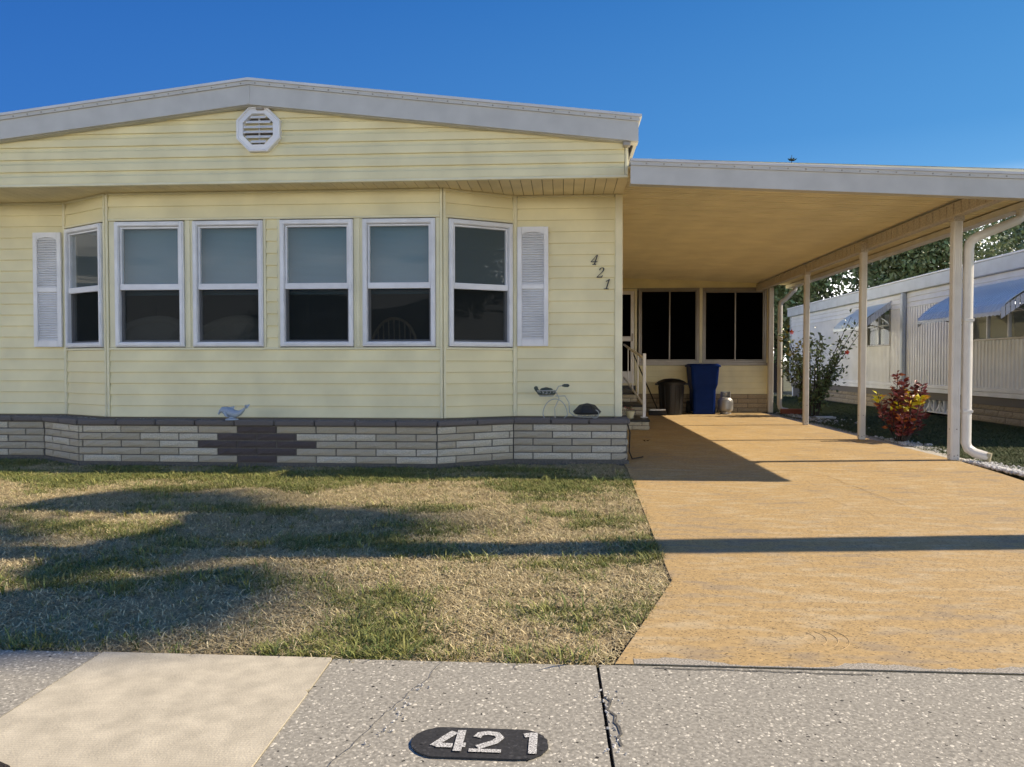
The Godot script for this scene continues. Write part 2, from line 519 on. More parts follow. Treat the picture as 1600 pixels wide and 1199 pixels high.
var brick_cache := {}
func lay(parent: Node, f: Transform3D, length: float, y0: float, rows: int, ph: float, pl: float, joint: float, phase: float, mats: Array, dark = null, called := "brick", z := 0.0) -> void:
	for j in rows:
		var s := -pl + fposmod(phase + (pl / 2 if j % 2 == 1 else 0.0), pl)
		while s < length - 0.012:
			var a := maxf(s, 0.0)
			var e := minf(s + pl, length)
			if e - a > 0.035:
				var le := snappedf(e - a - joint, 0.004)
				var key := "%s_%d_%.3f_%.3f" % [called, rng.randi() % 5, le, ph]
				if not brick_cache.has(key): brick_cache[key] = rough_brick(le, ph - joint, 0.06, hash(key))
				var m: Material = mats[rng.randi() % mats.size()]
				if dark != null and dark.call(j, (a + e) / 2): m = M.brick_dark
				put(brick_cache[key], called, m, parent, f * shift((a + e) / 2, y0 + j * ph + joint / 2, z + rng.randf_range(-0.003, 0.003)))
			s += pl

func rrect(w: float, d: float, r: float) -> Array:
	var o := []
	for q in [[1, 1, 0.0], [-1, 1, 0.25], [-1, -1, 0.5], [1, -1, 0.75]]:
		for k in 3:
			var a: float = TAU * (q[2] + k * 0.125)
			o.append(Vector2(q[0] * (w / 2 - r) + r * cos(a), q[1] * (d / 2 - r) + r * sin(a)))
	return o

# ---------------------------------------------------------------- plants
func leaf_cluster(count: int, spread: float, size: float, seed_: int, base := Color(1, 1, 1)) -> ArrayMesh:
	var r := RandomNumberGenerator.new()
	r.seed = seed_
	var b := MB.new()
	for i in count:
		var p := Vector3(r.randfn(), r.randfn(), r.randfn()) * spread * 0.5
		var d := Vector3(r.randfn(), r.randfn() + 0.2, r.randfn()).normalized()
		var s := d.cross(Vector3(r.randfn(), r.randfn(), r.randfn())).normalized()
		var u := s.cross(d)
		var l := size * r.randf_range(0.7, 1.3)
		b.col = base * r.randf_range(0.85, 1.15)
		b.col.a = 1
		b.quad(p, p + d * l * 0.5 + s * l * 0.24 + u * l * 0.06, p + d * l, p + d * l * 0.5 - s * l * 0.24 + u * l * 0.06)
	return b.mesh()

func multi(called: String, me: Mesh, m: Material, xfs: Array, cols: Array, parent: Node) -> MultiMeshInstance3D:
	var mm := MultiMesh.new()
	mm.transform_format = MultiMesh.TRANSFORM_3D
	mm.use_colors = true
	mm.mesh = me
	mm.instance_count = xfs.size()
	for i in xfs.size():
		mm.set_instance_transform(i, xfs[i])
		mm.set_instance_color(i, cols[i])
	var o := MultiMeshInstance3D.new()
	o.multimesh = mm
	o.material_override = m
	o.name = numbered(parent, called)
	parent.add_child(o, true)
	return o

func tree(called: String, at: Vector3, height: float, radius: float, clusters: int, leaf: Color, seed_: int, leaf_size := 0.16, low := 0.28, lean := Vector3.ZERO) -> Node3D:
	var t := node(called, self, Transform3D(Basis.IDENTITY, at))
	var r := RandomNumberGenerator.new()
	r.seed = seed_
	var b := MB.new()
	var top := Vector3(r.randf_range(-0.3, 0.3), height * (0.55 if low < 0.7 else 0.84), r.randf_range(-0.3, 0.3)) if low < 0.7 else Vector3(0, height * 0.84, 0)
	b.tube([Vector3(0, -0.1, 0), Vector3(0.05, height * 0.2, 0), top * 0.7, top], [height * 0.035, height * 0.028, height * 0.022, height * 0.012] if low < 0.7 else [0.16, 0.14, 0.12, 0.08], 9)
	var blobs := []
	for k in 15:
		var a := TAU * k / 15.0 + r.randf() * 0.5
		var y := height * r.randf_range(low + 0.1, 0.88)
		var taper := 1.0 - 0.55 * absf(y / height - 0.55) * 1.6
		var rad := radius * r.randf_range(0.25, 0.8) * taper
		var p := Vector3(cos(a) * rad, y, sin(a) * rad)
		blobs.append([p, radius * r.randf_range(0.28, 0.48)])
		var st := Vector3(0, height * maxf(r.randf_range(0.2, 0.5), low - 0.06), 0)
		b.tube([st, st.lerp(p, 0.5) + Vector3(0, 0.2, 0), p], [height * 0.014, height * 0.009, 0.02], 6)
	for i in b.v.size(): b.v[i] += lean * pow(maxf(b.v[i].y, 0.0) / height, 2.0)
	put(b, "trunk", M.bark, t)
	var sts := []
	for k in 6:
		var g := 1.0
		sts.append(leaf_cluster(16, 0.42, leaf_size, seed_ + k, Color(leaf.r * g * r.randf_range(0.85, 1.25), leaf.g * g, leaf.b * g)))
	var tool := SurfaceTool.new()
	for i in clusters:
		var q: Array = blobs[r.randi() % blobs.size()]
		var d: Vector3 = Vector3(r.randfn(), r.randfn() * 0.8, r.randfn()).normalized() * (q[1] * pow(r.randf(), 0.45))
		var p: Vector3 = q[0] + d
		p += lean * pow(p.y / height, 2.0)
		if p.y < height * low: continue
		tool.append_from(sts[r.randi() % 6], 0, Transform3D(Basis.from_euler(Vector3(r.randf(), r.randf(), r.randf()) * TAU).scaled(Vector3.ONE * r.randf_range(0.7, 1.3)), p))
	put(tool.commit(), "crown", M.leaf, t)
	return t

# ---------------------------------------------------------------- the scene
const ZB := -7.75       # bay wall
const ZM := -8.15       # main wall
const ZG := -7.42       # gable wall
const ZF := -7.30       # roof fascia
const ZC := -7.08       # carport fascia
const ZR := -16.40      # porch wall
const RX := -3.04       # ridge

func camera_and_light() -> void:
	var cam := Camera3D.new()
	cam.name = "camera"
	cam.fov = 53.1
	cam.near = 0.05
	cam.far = 900.0
	cam.position = Vector3(0, 1, 0)
	cam.rotation = Vector3(deg_to_rad(-1.4), deg_to_rad(3.81), 0)
	add_child(cam)
	cam.current = true
	var env := Environment.new()
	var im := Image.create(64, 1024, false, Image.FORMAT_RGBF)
	# clear winter sky: deep blue overhead, pale horizon brightened to light the shaded front
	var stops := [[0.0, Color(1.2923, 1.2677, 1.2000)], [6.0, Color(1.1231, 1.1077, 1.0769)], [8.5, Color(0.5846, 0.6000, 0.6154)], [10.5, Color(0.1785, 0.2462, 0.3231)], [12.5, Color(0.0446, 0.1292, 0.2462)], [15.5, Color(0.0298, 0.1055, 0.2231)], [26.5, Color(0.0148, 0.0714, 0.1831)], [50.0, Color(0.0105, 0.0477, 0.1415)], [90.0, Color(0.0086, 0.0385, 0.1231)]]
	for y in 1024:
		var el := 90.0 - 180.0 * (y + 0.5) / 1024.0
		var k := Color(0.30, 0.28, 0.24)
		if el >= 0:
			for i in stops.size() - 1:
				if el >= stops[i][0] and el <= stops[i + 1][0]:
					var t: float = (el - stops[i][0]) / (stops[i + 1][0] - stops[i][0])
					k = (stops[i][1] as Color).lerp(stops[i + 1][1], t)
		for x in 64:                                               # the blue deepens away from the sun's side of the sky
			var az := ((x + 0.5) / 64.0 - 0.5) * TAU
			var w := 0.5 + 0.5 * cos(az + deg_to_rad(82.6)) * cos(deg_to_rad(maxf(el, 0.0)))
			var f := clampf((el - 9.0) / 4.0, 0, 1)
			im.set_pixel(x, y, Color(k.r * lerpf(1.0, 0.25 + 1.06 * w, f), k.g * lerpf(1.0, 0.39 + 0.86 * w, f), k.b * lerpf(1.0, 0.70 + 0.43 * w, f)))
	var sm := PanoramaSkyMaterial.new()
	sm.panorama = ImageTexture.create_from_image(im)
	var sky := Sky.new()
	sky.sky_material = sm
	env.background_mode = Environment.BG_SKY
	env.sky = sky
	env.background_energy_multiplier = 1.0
	env.tonemap_mode = Environment.TONE_MAPPER_LINEAR
	env.tonemap_exposure = 3.25
	env.sdfgi_enabled = true
	env.ssao_enabled = true
	env.ssil_enabled = true
	var we := WorldEnvironment.new()
	we.name = "environment"
	we.environment = env
	add_child(we)
	var sun := DirectionalLight3D.new()
	sun.name = "sun"
	sun.light_energy = 0.60
	sun.light_color = Color(1.0, 0.93, 0.82)
	sun.light_angular_distance = 0.5
	sun.shadow_enabled = true
	add_child(sun)
	var el := deg_to_rad(42.0)
	var az := deg_to_rad(7.4)
	var d := Vector3(-cos(az) * cos(el), -sin(el), sin(az) * cos(el))
	sun.look_at_from_position(Vector3(20, 20, -5), Vector3(20, 20, -5) + d)

func _ready() -> void:
	rng.seed = 421
	camera_and_light()
	make_materials()
	grounds()
	print("grounds")
	mobile_home()
	planter()
	print("home")
	carport()
	porch()
	neighbour()
	print("neighbour")
	garden()
	ornaments()
	surroundings()
	lawn()
	print("done")

# ---------------------------------------------------------------- grounds
func struct(mb, called: String, m: Material) -> MeshInstance3D:
	var o := put(mb, called, m)
	o.set_meta("kind", "structure")
	return o

func ribbon(b: MB, p: Array, w: float, y: float) -> void:      # flat strip along points (x, z)
	for i in p.size() - 1:
		var d0: Vector2 = (p[i + 1] - p[maxi(i - 1, 0)]).normalized()
		var d1: Vector2 = (p[mini(i + 2, p.size() - 1)] - p[i]).normalized()
		var a := Vector2(-d0.y, d0.x) * w / 2
		var c := Vector2(-d1.y, d1.x) * w / 2
		var q := [p[i] + a, p[i + 1] + c, p[i + 1] - c, p[i] - a]
		b.quad(Vector3(q[0].x, y, q[0].y), Vector3(q[1].x, y, q[1].y), Vector3(q[2].x, y, q[2].y), Vector3(q[3].x, y, q[3].y))

func jagged(a: Vector2, c: Vector2, n: int, amp: float) -> Array:
	var o := []
	for i in n + 1:
		var k := float(i) / n
		o.append(a.lerp(c, k) + Vector2(rng.randf_range(-amp, amp), rng.randf_range(-amp, amp)) * (0.0 if i == 0 or i == n else 1.0))
	return o

func grounds() -> void:
	var b := MB.new()
	b.quad(Vector3(-300, -0.16, 300), Vector3(300, -0.16, 300), Vector3(300, -0.16, -300), Vector3(-300, -0.16, -300))
	struct(b, "ground", tri_tex(mat(0.17, 0.17, 0.07, 0.95), grey_tex(noise_img(512, 0.03, 12, 5), 0.5, 1.0), 0.25))
	b = MB.new()
	b.quad(Vector3(-200, -0.12, 7.5), Vector3(200, -0.12, 7.5), Vector3(200, -0.12, -0.9), Vector3(-200, -0.12, -0.9))
	struct(b, "street", M.asphalt)
	# sidewalk of separate slabs
	var agg := aggregate_tex(1536, 1.6, 7000, 0.48, 0.74, 31)
	var am := mat(0.95, 0.89, 0.74, 0.85)
	tri_tex(am, img_tex(agg[0]), 1.0 / 1.6, bump_tex(agg[1], 2.0), 0.5)
	var sa := noise_img(1024, 0.30, 61, 2).get_data()
	var sb := noise_img(1024, 0.010, 63, 5).get_data()
	for i in sa.size(): sa[i] = int(255.0 * (0.72 + 0.16 * sa[i] / 255.0 + 0.16 * sb[i] / 255.0) * (0.965 if (i / 1024) % 9 < 3 else 1.0))
	var smooth := tri_tex(mat(0.70, 0.63, 0.48, 0.9), img_tex(Image.create_from_data(1024, 1024, false, Image.FORMAT_L8, sa)), 0.8, bump_tex(noise_img(512, 0.3, 62, 2), 2.0), 0.25)
	var sw := tag(node("sidewalk"), "", "", "", "structure")
	var xs := [-9.0, -6.6, -4.2, -2.4, -1.586, -0.772, 0.128, 2.0, 3.6, 5.2, 6.8]
	for i in xs.size() - 1:
		var s := MB.new()
		var lo: float = xs[i] + 0.005
		var hi: float = xs[i + 1] - 0.005
		var p := PackedVector2Array([Vector2(lo - 0.012, -2.548), Vector2(hi - 0.012, -2.548)])
		if i == 4: p = PackedVector2Array([Vector2(-1.595, -2.548), Vector2(-0.785, -2.548), Vector2(-0.777, -2.3), Vector2(-0.789, -2.285), Vector2(-0.775, -2.27)])
		for q in [Vector2(hi + 0.012, -1.0), Vector2(lo + 0.012, -1.0)]: p.append(q)
		s.ext_y(p, -0.15, rng.randf_range(-0.003, 0.001) + (0.002 if i == 4 else 0.0))
		put(s, "slab", smooth if i == 4 else am, sw)
	b = MB.new()
	b.box(-9, -0.155, -2.54, 6.8, -0.022, -1.01)
	put(b, "joint_fill", M.mulch, sw)
	b = MB.new()
	b.cbox(-30, -0.16, -0.995, 30, -0.005, -0.85, 0.02)
	struct(b, "kerb", M.concrete)
	# cracks in the slabs
	b = MB.new()
	ribbon(b, jagged(Vector2(-0.40, -2.54), Vector2(-0.47, -2.25), 9, 0.010), 0.0018, 0.0035)
	ribbon(b, jagged(Vector2(-0.47, -2.25), Vector2(-0.58, -1.85), 12, 0.012), 0.002, 0.0035)
	ribbon(b, jagged(Vector2(0.128, -2.3), Vector2(0.155, -2.0), 9, 0.012), 0.008, 0.0035)
	ribbon(b, jagged(Vector2(0.30, -2.53), Vector2(1.0, -2.52), 16, 0.006), 0.006, 0.0035)
	put(b, "crack", M.footing, sw)
	# crumbled chips along the cracks
	var chips := []
	var cc := []
	for k in 70:
		var z := rng.randf_range(-2.35, -1.95)
		var side := rng.randf() < 0.6
		var x := (0.142 if side else lerpf(-0.44, -0.5, (z + 2.35) / 0.4)) + rng.randfn() * (0.016 if side else 0.01)
		chips.append(Transform3D(Basis.from_euler(Vector3(rng.randf(), rng.randf(), rng.randf()) * 6).scaled(Vector3.ONE * rng.randf_range(0.25, 0.7)), Vector3(x, 0.002, z)))
		var g := rng.randf_range(0.3, 0.75)
		cc.append(Color(g, g * 0.96, g * 0.88))
	var chip := MB.new()
	chip.cbox(-0.007, -0.003, -0.005, 0.007, 0.003, 0.005, 0.0015)
	tag(multi("gravel_chips", chip.mesh(), M.petal, chips, cc, self), "loose pale grit and chips lying along the sidewalk cracks", "grit", "", "stuff")
	# leaf mould at the front edge of the smooth slab
	var pp := PackedVector2Array()
	for k in 26:
		var a := TAU * k / 26
		pp.append(Vector2(-1.60 + 0.26 * cos(a) * rng.randf_range(0.85, 1.1), -1.745 + 0.10 * sin(a) * rng.randf_range(0.85, 1.15)))
	b = MB.new()
	b.ext_y(pp, 0.0, 0.007)
	tag(put(b, "soil_patch", M.mulch), "dark brown soil spilled on the smooth pale slab's front edge", "soil", "", "stuff")
	# painted number
	var oval := PackedVector2Array()
	for k in 40:
		var a := TAU * k / 40 + 0.01
		oval.append(Vector2(-0.218 + (0.102 if cos(a) > 0 else -0.102) + 0.079 * cos(a) + rng.randf_range(-0.002, 0.002), -1.990 - 0.079 * sin(a) + rng.randf_range(-0.002, 0.002)))
	var num := node("painted_number")
	tag(num, "black painted oval with white stencilled 421 on the sidewalk", "number")
	b = MB.new()
	b.ext_y(oval, 0.001, 0.0045)
	put(b, "oval", tri_tex(mat(0.085, 0.085, 0.088, 0.8), img_tex(agg[0]), 1.0 / 1.6), num)
	var white := tri_tex(mat(0.74, 0.73, 0.69, 0.8), grey_tex(noise_img(512, 0.12, 19, 4), 0.35, 1.35), 2.5)
	var digs := [[-0.335, [[[0.30, 0.26], [0.0, 0.26], [0.30, 0.62], [0.58, 0.93]], [[0.06, 0.26], [0.62, 0.26]]], [[[0.82, 0.0], [0.82, 1.0]], [[0.90, 0.28], [1.06, 0.28]]]],
		[-0.232, [[[0.06, 0.70], [0.14, 0.86], [0.42, 0.93], [0.72, 0.88], [0.86, 0.72], [0.70, 0.50], [0.36, 0.33], [0.14, 0.22]]], [[[-0.12, 0.07], [0.95, 0.07]]]],
		[-0.110, [[[0.10, 0.86], [0.46, 0.92]]], [[[0.42, 0.0], [0.42, 1.0]]]]]
	for k in 3:
		b = MB.new()
		var y := 0.0075
		for group in [digs[k][1], digs[k][2]]:
			for line in group:
				var pts := []
				for q in line: pts.append(Vector2(digs[k][0] + q[0] * 0.078, -1.934 - q[1] * 0.112))
				ribbon(b, pts, 0.022 if not (k == 1 and line.size() == 2) else 0.016, y)
				y += 0.0006
		put(b, "digit", white, num)
	# driveway: tan coated concrete in two pours
	var dt := driveway_tex(2048, 4.0)
	var dm := mat(1, 1, 1, 0.75)
	tri_tex(dm, img_tex(dt[0]), 0.25, bump_tex(dt[1], 2.0), 0.35)
	var dw := tag(node("driveway"), "", "", "", "structure")
	b = MB.new()
	b.ext_y(PackedVector2Array([Vector2(0.62, -16.3), Vector2(0.62, -7.40), Vector2(4.03, -7.40), Vector2(4.12, -8.4), Vector2(4.12, -16.3)]), -0.15, 0.0)
	put(b, "slab", dm, dw)
	b = MB.new()
	b.ext_y(PackedVector2Array([Vector2(0.615, -7.393), Vector2(0.60, -6.9), Vector2(0.504, -3.57), Vector2(0.175, -2.562), Vector2(4.6, -2.562), Vector2(4.1, -3.57), Vector2(3.96, -6.86), Vector2(4.03, -7.393)]), -0.15, 0.0)
	put(b, "slab", dm, dw)
	b = MB.new()
	ribbon(b, jagged(Vector2(2.35, -7.1), Vector2(2.42, -5.6), 12, 0.02), 0.0035, 0.004)
	ribbon(b, jagged(Vector2(1.98, -5.9), Vector2(2.05, -5.2), 8, 0.03), 0.0025, 0.004)
	put(b, "crack", mat(0.20, 0.13, 0.07, 0.9), dw)
	# bare concrete where the coating has worn off along the front edge
	b = MB.new()
	var inner := PackedVector2Array()
	var wn := FastNoiseLite.new()
	wn.seed = 6; wn.frequency = 2.2; wn.fractal_octaves = 5
	for k in 300:
		var x := lerpf(0.24, 3.2, k / 299.0)
		inner.append(Vector2(x, -2.568 - 0.085 * maxf(0.0, wn.get_noise_1d(x * 1.0) + 0.22) - 0.012 * absf(wn.get_noise_1d(x * 9.0 + 50))))
	inner.append(Vector2(3.2, -2.5625)); inner.append(Vector2(0.24, -2.5625))
	b.ext_y(inner, 0.0002, 0.0022)
	put(b, "worn_edge", tri_tex(mat(0.58, 0.53, 0.44, 0.9), grey_tex(noise_img(512, 0.12, 55, 3), 0.5, 1.1), 2.0), dw)
	# raised trowel marks
	b = MB.new()
	for k in 6:
		var pts := []
		for i in 10:
			var a := -0.5 + 1.7 * i / 9.0 if k < 4 else 0.9 + 0.8 * i / 9.0
			var rr := 0.13 + 0.035 * k
			pts.append(Vector3(0.78 + rr * cos(a) * 1.1, 0.0, -2.86 + rr * sin(a) * 0.8))
		b.tube(pts, 0.0018, 5)
	put(b, "trowel_mark", dm, dw)
	# pale concrete edging beside the posts
	b = MB.new()
	b.ext_y(PackedVector2Array([Vector2(4.128, -16.2), Vector2(4.128, -8.4), Vector2(4.30, -8.5), Vector2(4.42, -16.2)]), -0.15, -0.006)
	struct(b, "edging", M.concrete)

func frustum(x: float, z: float) -> bool:
	var k := -z + 0.1
	return x > -0.80 * k - 0.7 and x < 0.66 * k + 0.7

func green_at(x: float, z: float, f: FastNoiseLite) -> float:
	var g := f.get_noise_2d(x * 60, z * 85) * 1.3
	g += 0.75 * exp(-pow((z + 6.75) / 0.45, 2.0)) + 0.30 * exp(-pow((z + 2.70) / 0.18, 2.0))
	return g - 0.12

func lawn() -> void:
	var f := FastNoiseLite.new()
	f.seed = 8; f.frequency = 0.012; f.fractal_octaves = 4
	var h := FastNoiseLite.new()
	h.seed = 18; h.frequency = 0.9; h.fractal_octaves = 4
	var im := Image.create(1024, 512, false, Image.FORMAT_RGB8)
	var fine := noise_img(512, 0.16, 91, 3).get_data()
	var mids := noise_img(512, 0.02, 92, 4).get_data()
	for y in 512:
		for x in 1024:
			var wx := -10.0 + 11.0 * x / 1024.0
			var wz := -8.0 + 5.5 * y / 512.0
			var g := clampf(green_at(wx, wz, f) * 1.4 + 0.25, 0, 1)
			var k := 0.55 + 0.75 * fine[(y * 3 % 512) * 512 + (x * 3) % 512] / 255.0
			var s := clampf((mids[y * 512 + x % 512] / 255.0 - 0.62) * 5.0, 0, 1) * (1 - g)
			var c := Color(0.36, 0.28, 0.16).lerp(Color(0.18, 0.16, 0.06), g).lerp(Color(0.42, 0.36, 0.28), s * 0.75)
			im.set_pixel(x, y, Color(c.r * k, c.g * k, c.b * k).linear_to_srgb())
	im.generate_mipmaps()
	var sm := StandardMaterial3D.new()
	sm.albedo_texture = ImageTexture.create_from_image(im)
	sm.roughness = 0.95
	var height := func(x: float, z: float) -> float: return -0.018 + 0.010 * h.get_noise_2d(x, z) + 0.006 * h.get_noise_2d(x * 5, z * 5)
	var edge := func(z: float) -> float:                           # the driveway's side of the lawn
		if z < -6.9: return 0.565
		if z < -3.57: return lerpf(0.565, 0.465, (z + 6.9) / 3.33)
		return lerpf(0.465, 0.12, (z + 3.57) / 0.98)
	var b := MB.new()
	var nz := 90
	var nx := 150
	for j in nz:
		for i in nx:
			var q := []
			for k in [[0, 1], [1, 1], [1, 0], [0, 0]]:
				var z := lerpf(-7.95, -2.585, float(j + k[1]) / nz)
				var x := lerpf(-9.5, edge.call(z), float(i + k[0]) / nx)
				q.append(Vector3(x, height.call(x, z), z))
			var t := []
			for p in q: t.append(Vector2((p.x + 10.0) / 11.0, (p.z + 8.0) / 5.5))
			b.quaduv(q[0], q[1], q[2], q[3], t[0], t[1], t[2], t[3])
	struct(b, "lawn", sm)
	# blades: flat dead straw and standing green tufts
	var straw := []
	var green := []
	for t in 3:
		var s := MB.new()
		var r := RandomNumberGenerator.new()
		r.seed = 70 + t
		for k in 12:
			var a := r.randf() * TAU
			var d := Vector3(cos(a), r.randf_range(0.0, 0.55), sin(a)).normalized()
			var o := Vector3(r.randfn() * 0.022, r.randf_range(0.0, 0.012), r.randfn() * 0.022)
			var l := r.randf_range(0.022, 0.056)
			var w := Vector3(-sin(a), 0, cos(a)) * r.randf_range(0.0010, 0.0018)
			s.col = Color(1, 1, 1) * r.randf_range(0.55, 1.25); s.col.a = 1
			var m := o + d * l * 0.55
			var e := o + d * l + Vector3(0, -0.010, 0)
			s.quad(o - w, o + w, m + w, m - w)
			s.tri(m - w, m + w, e)
		straw.append(s.mesh())
		s = MB.new()
		for k in 11:
			var a := r.randf() * TAU
			var lean := r.randf_range(0.15, 0.9)
			var d := Vector3(cos(a) * lean, 1, sin(a) * lean).normalized()
			var o := Vector3(r.randfn() * 0.012, 0, r.randfn() * 0.012)
			var l := r.randf_range(0.018, 0.046)
			var w := Vector3(-sin(a), 0, cos(a)) * r.randf_range(0.0012, 0.0023)
			s.col = Color(1, 1, 1) * r.randf_range(0.6, 1.3); s.col.a = 1
			var m := o + d * l * 0.6
			var e := o + d * l + Vector3(cos(a), -0.25, sin(a)) * l * 0.35
			s.quad(o - w, o + w, m + w * 0.8, m - w * 0.8)
			s.tri(m - w * 0.8, m + w * 0.8, e)
		green.append(s.mesh())
	var xs := [[], [], [], [], [], []]
	var cs := [[], [], [], [], [], []]
	for k in 210000:
		var z := lerpf(-7.75, -2.565, rng.randf())
		var x := lerpf(-6.6, edge.call(z) + 0.035, rng.randf())
		if not frustum(x, z): continue
		var zp := -7.35 if x > -4.85 and x < -1.2 else -7.8
		if z < zp - 0.0: continue
		var g := green_at(x, z, f)
		var is_green := rng.randf() < clampf(g * 0.9 + 0.10, 0.03, 0.80)
		var bare := h.get_noise_2d(x * 1.3 + 40, z * 1.7)
		if not is_green and bare > 0.17 and rng.randf() < 0.75: continue
		var t := rng.randi() % 3 + (3 if is_green else 0)
		var sc := rng.randf_range(0.65, 1.25) * (1.05 if is_green and z > -2.95 else 1.0) * (1.7 if is_green and rng.randf() < 0.03 else 1.0)
		xs[t].append(Transform3D(Basis(Vector3.UP, rng.randf() * TAU).scaled(Vector3(sc, sc, sc)), Vector3(x, height.call(x, z) - 0.002, z)))
		var v := rng.randf_range(0.7, 1.2)
		if is_green: cs[t].append(Color(0.36, 0.34, 0.10).lerp(Color(0.15, 0.21, 0.05), rng.randf()) * v)
		else: cs[t].append(Color(0.76, 0.64, 0.36).lerp(Color(0.42, 0.32, 0.17), pow(rng.randf(), 1.5)) * v)
	var lg := node("lawn_grass")
	tag(lg, "dry straw coloured front lawn grass with scattered green tufts", "grass", "", "stuff")
	for t in 6: multi("dead_blades" if t < 3 else "green_blades", straw[t] if t < 3 else green[t - 3], M.blade, xs[t], cs[t], lg)
	# side lawn in the neighbour's shade
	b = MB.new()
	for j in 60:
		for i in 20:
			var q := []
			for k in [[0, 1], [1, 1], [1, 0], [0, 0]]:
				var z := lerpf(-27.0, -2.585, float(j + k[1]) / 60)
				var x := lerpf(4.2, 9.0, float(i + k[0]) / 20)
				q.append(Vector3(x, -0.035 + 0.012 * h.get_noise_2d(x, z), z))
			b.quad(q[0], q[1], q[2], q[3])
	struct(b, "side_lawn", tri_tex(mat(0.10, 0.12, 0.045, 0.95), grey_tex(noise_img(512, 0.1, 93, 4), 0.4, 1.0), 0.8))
	var ys := []
	var yc := []
	for k in 42000:
		var z := -27.0 + 21.0 * sqrt(rng.randf())
		var x := rng.randf_range(4.25, 7.4)
		if z > -8.5 and x < 4.3: continue
		if not frustum(x, z): continue
		ys.append(Transform3D(Basis(Vector3.UP, rng.randf() * TAU).scaled(Vector3.ONE * rng.randf_range(0.8, 1.6)), Vector3(x, -0.035, z)))
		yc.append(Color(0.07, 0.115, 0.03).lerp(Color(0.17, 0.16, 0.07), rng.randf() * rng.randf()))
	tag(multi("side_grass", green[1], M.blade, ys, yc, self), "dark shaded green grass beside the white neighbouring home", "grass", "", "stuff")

# ---------------------------------------------------------------- the yellow home
func roof_y(x: float) -> float: return 3.52 - 0.1145 * absf(x - RX)      # lower edge of the fascia

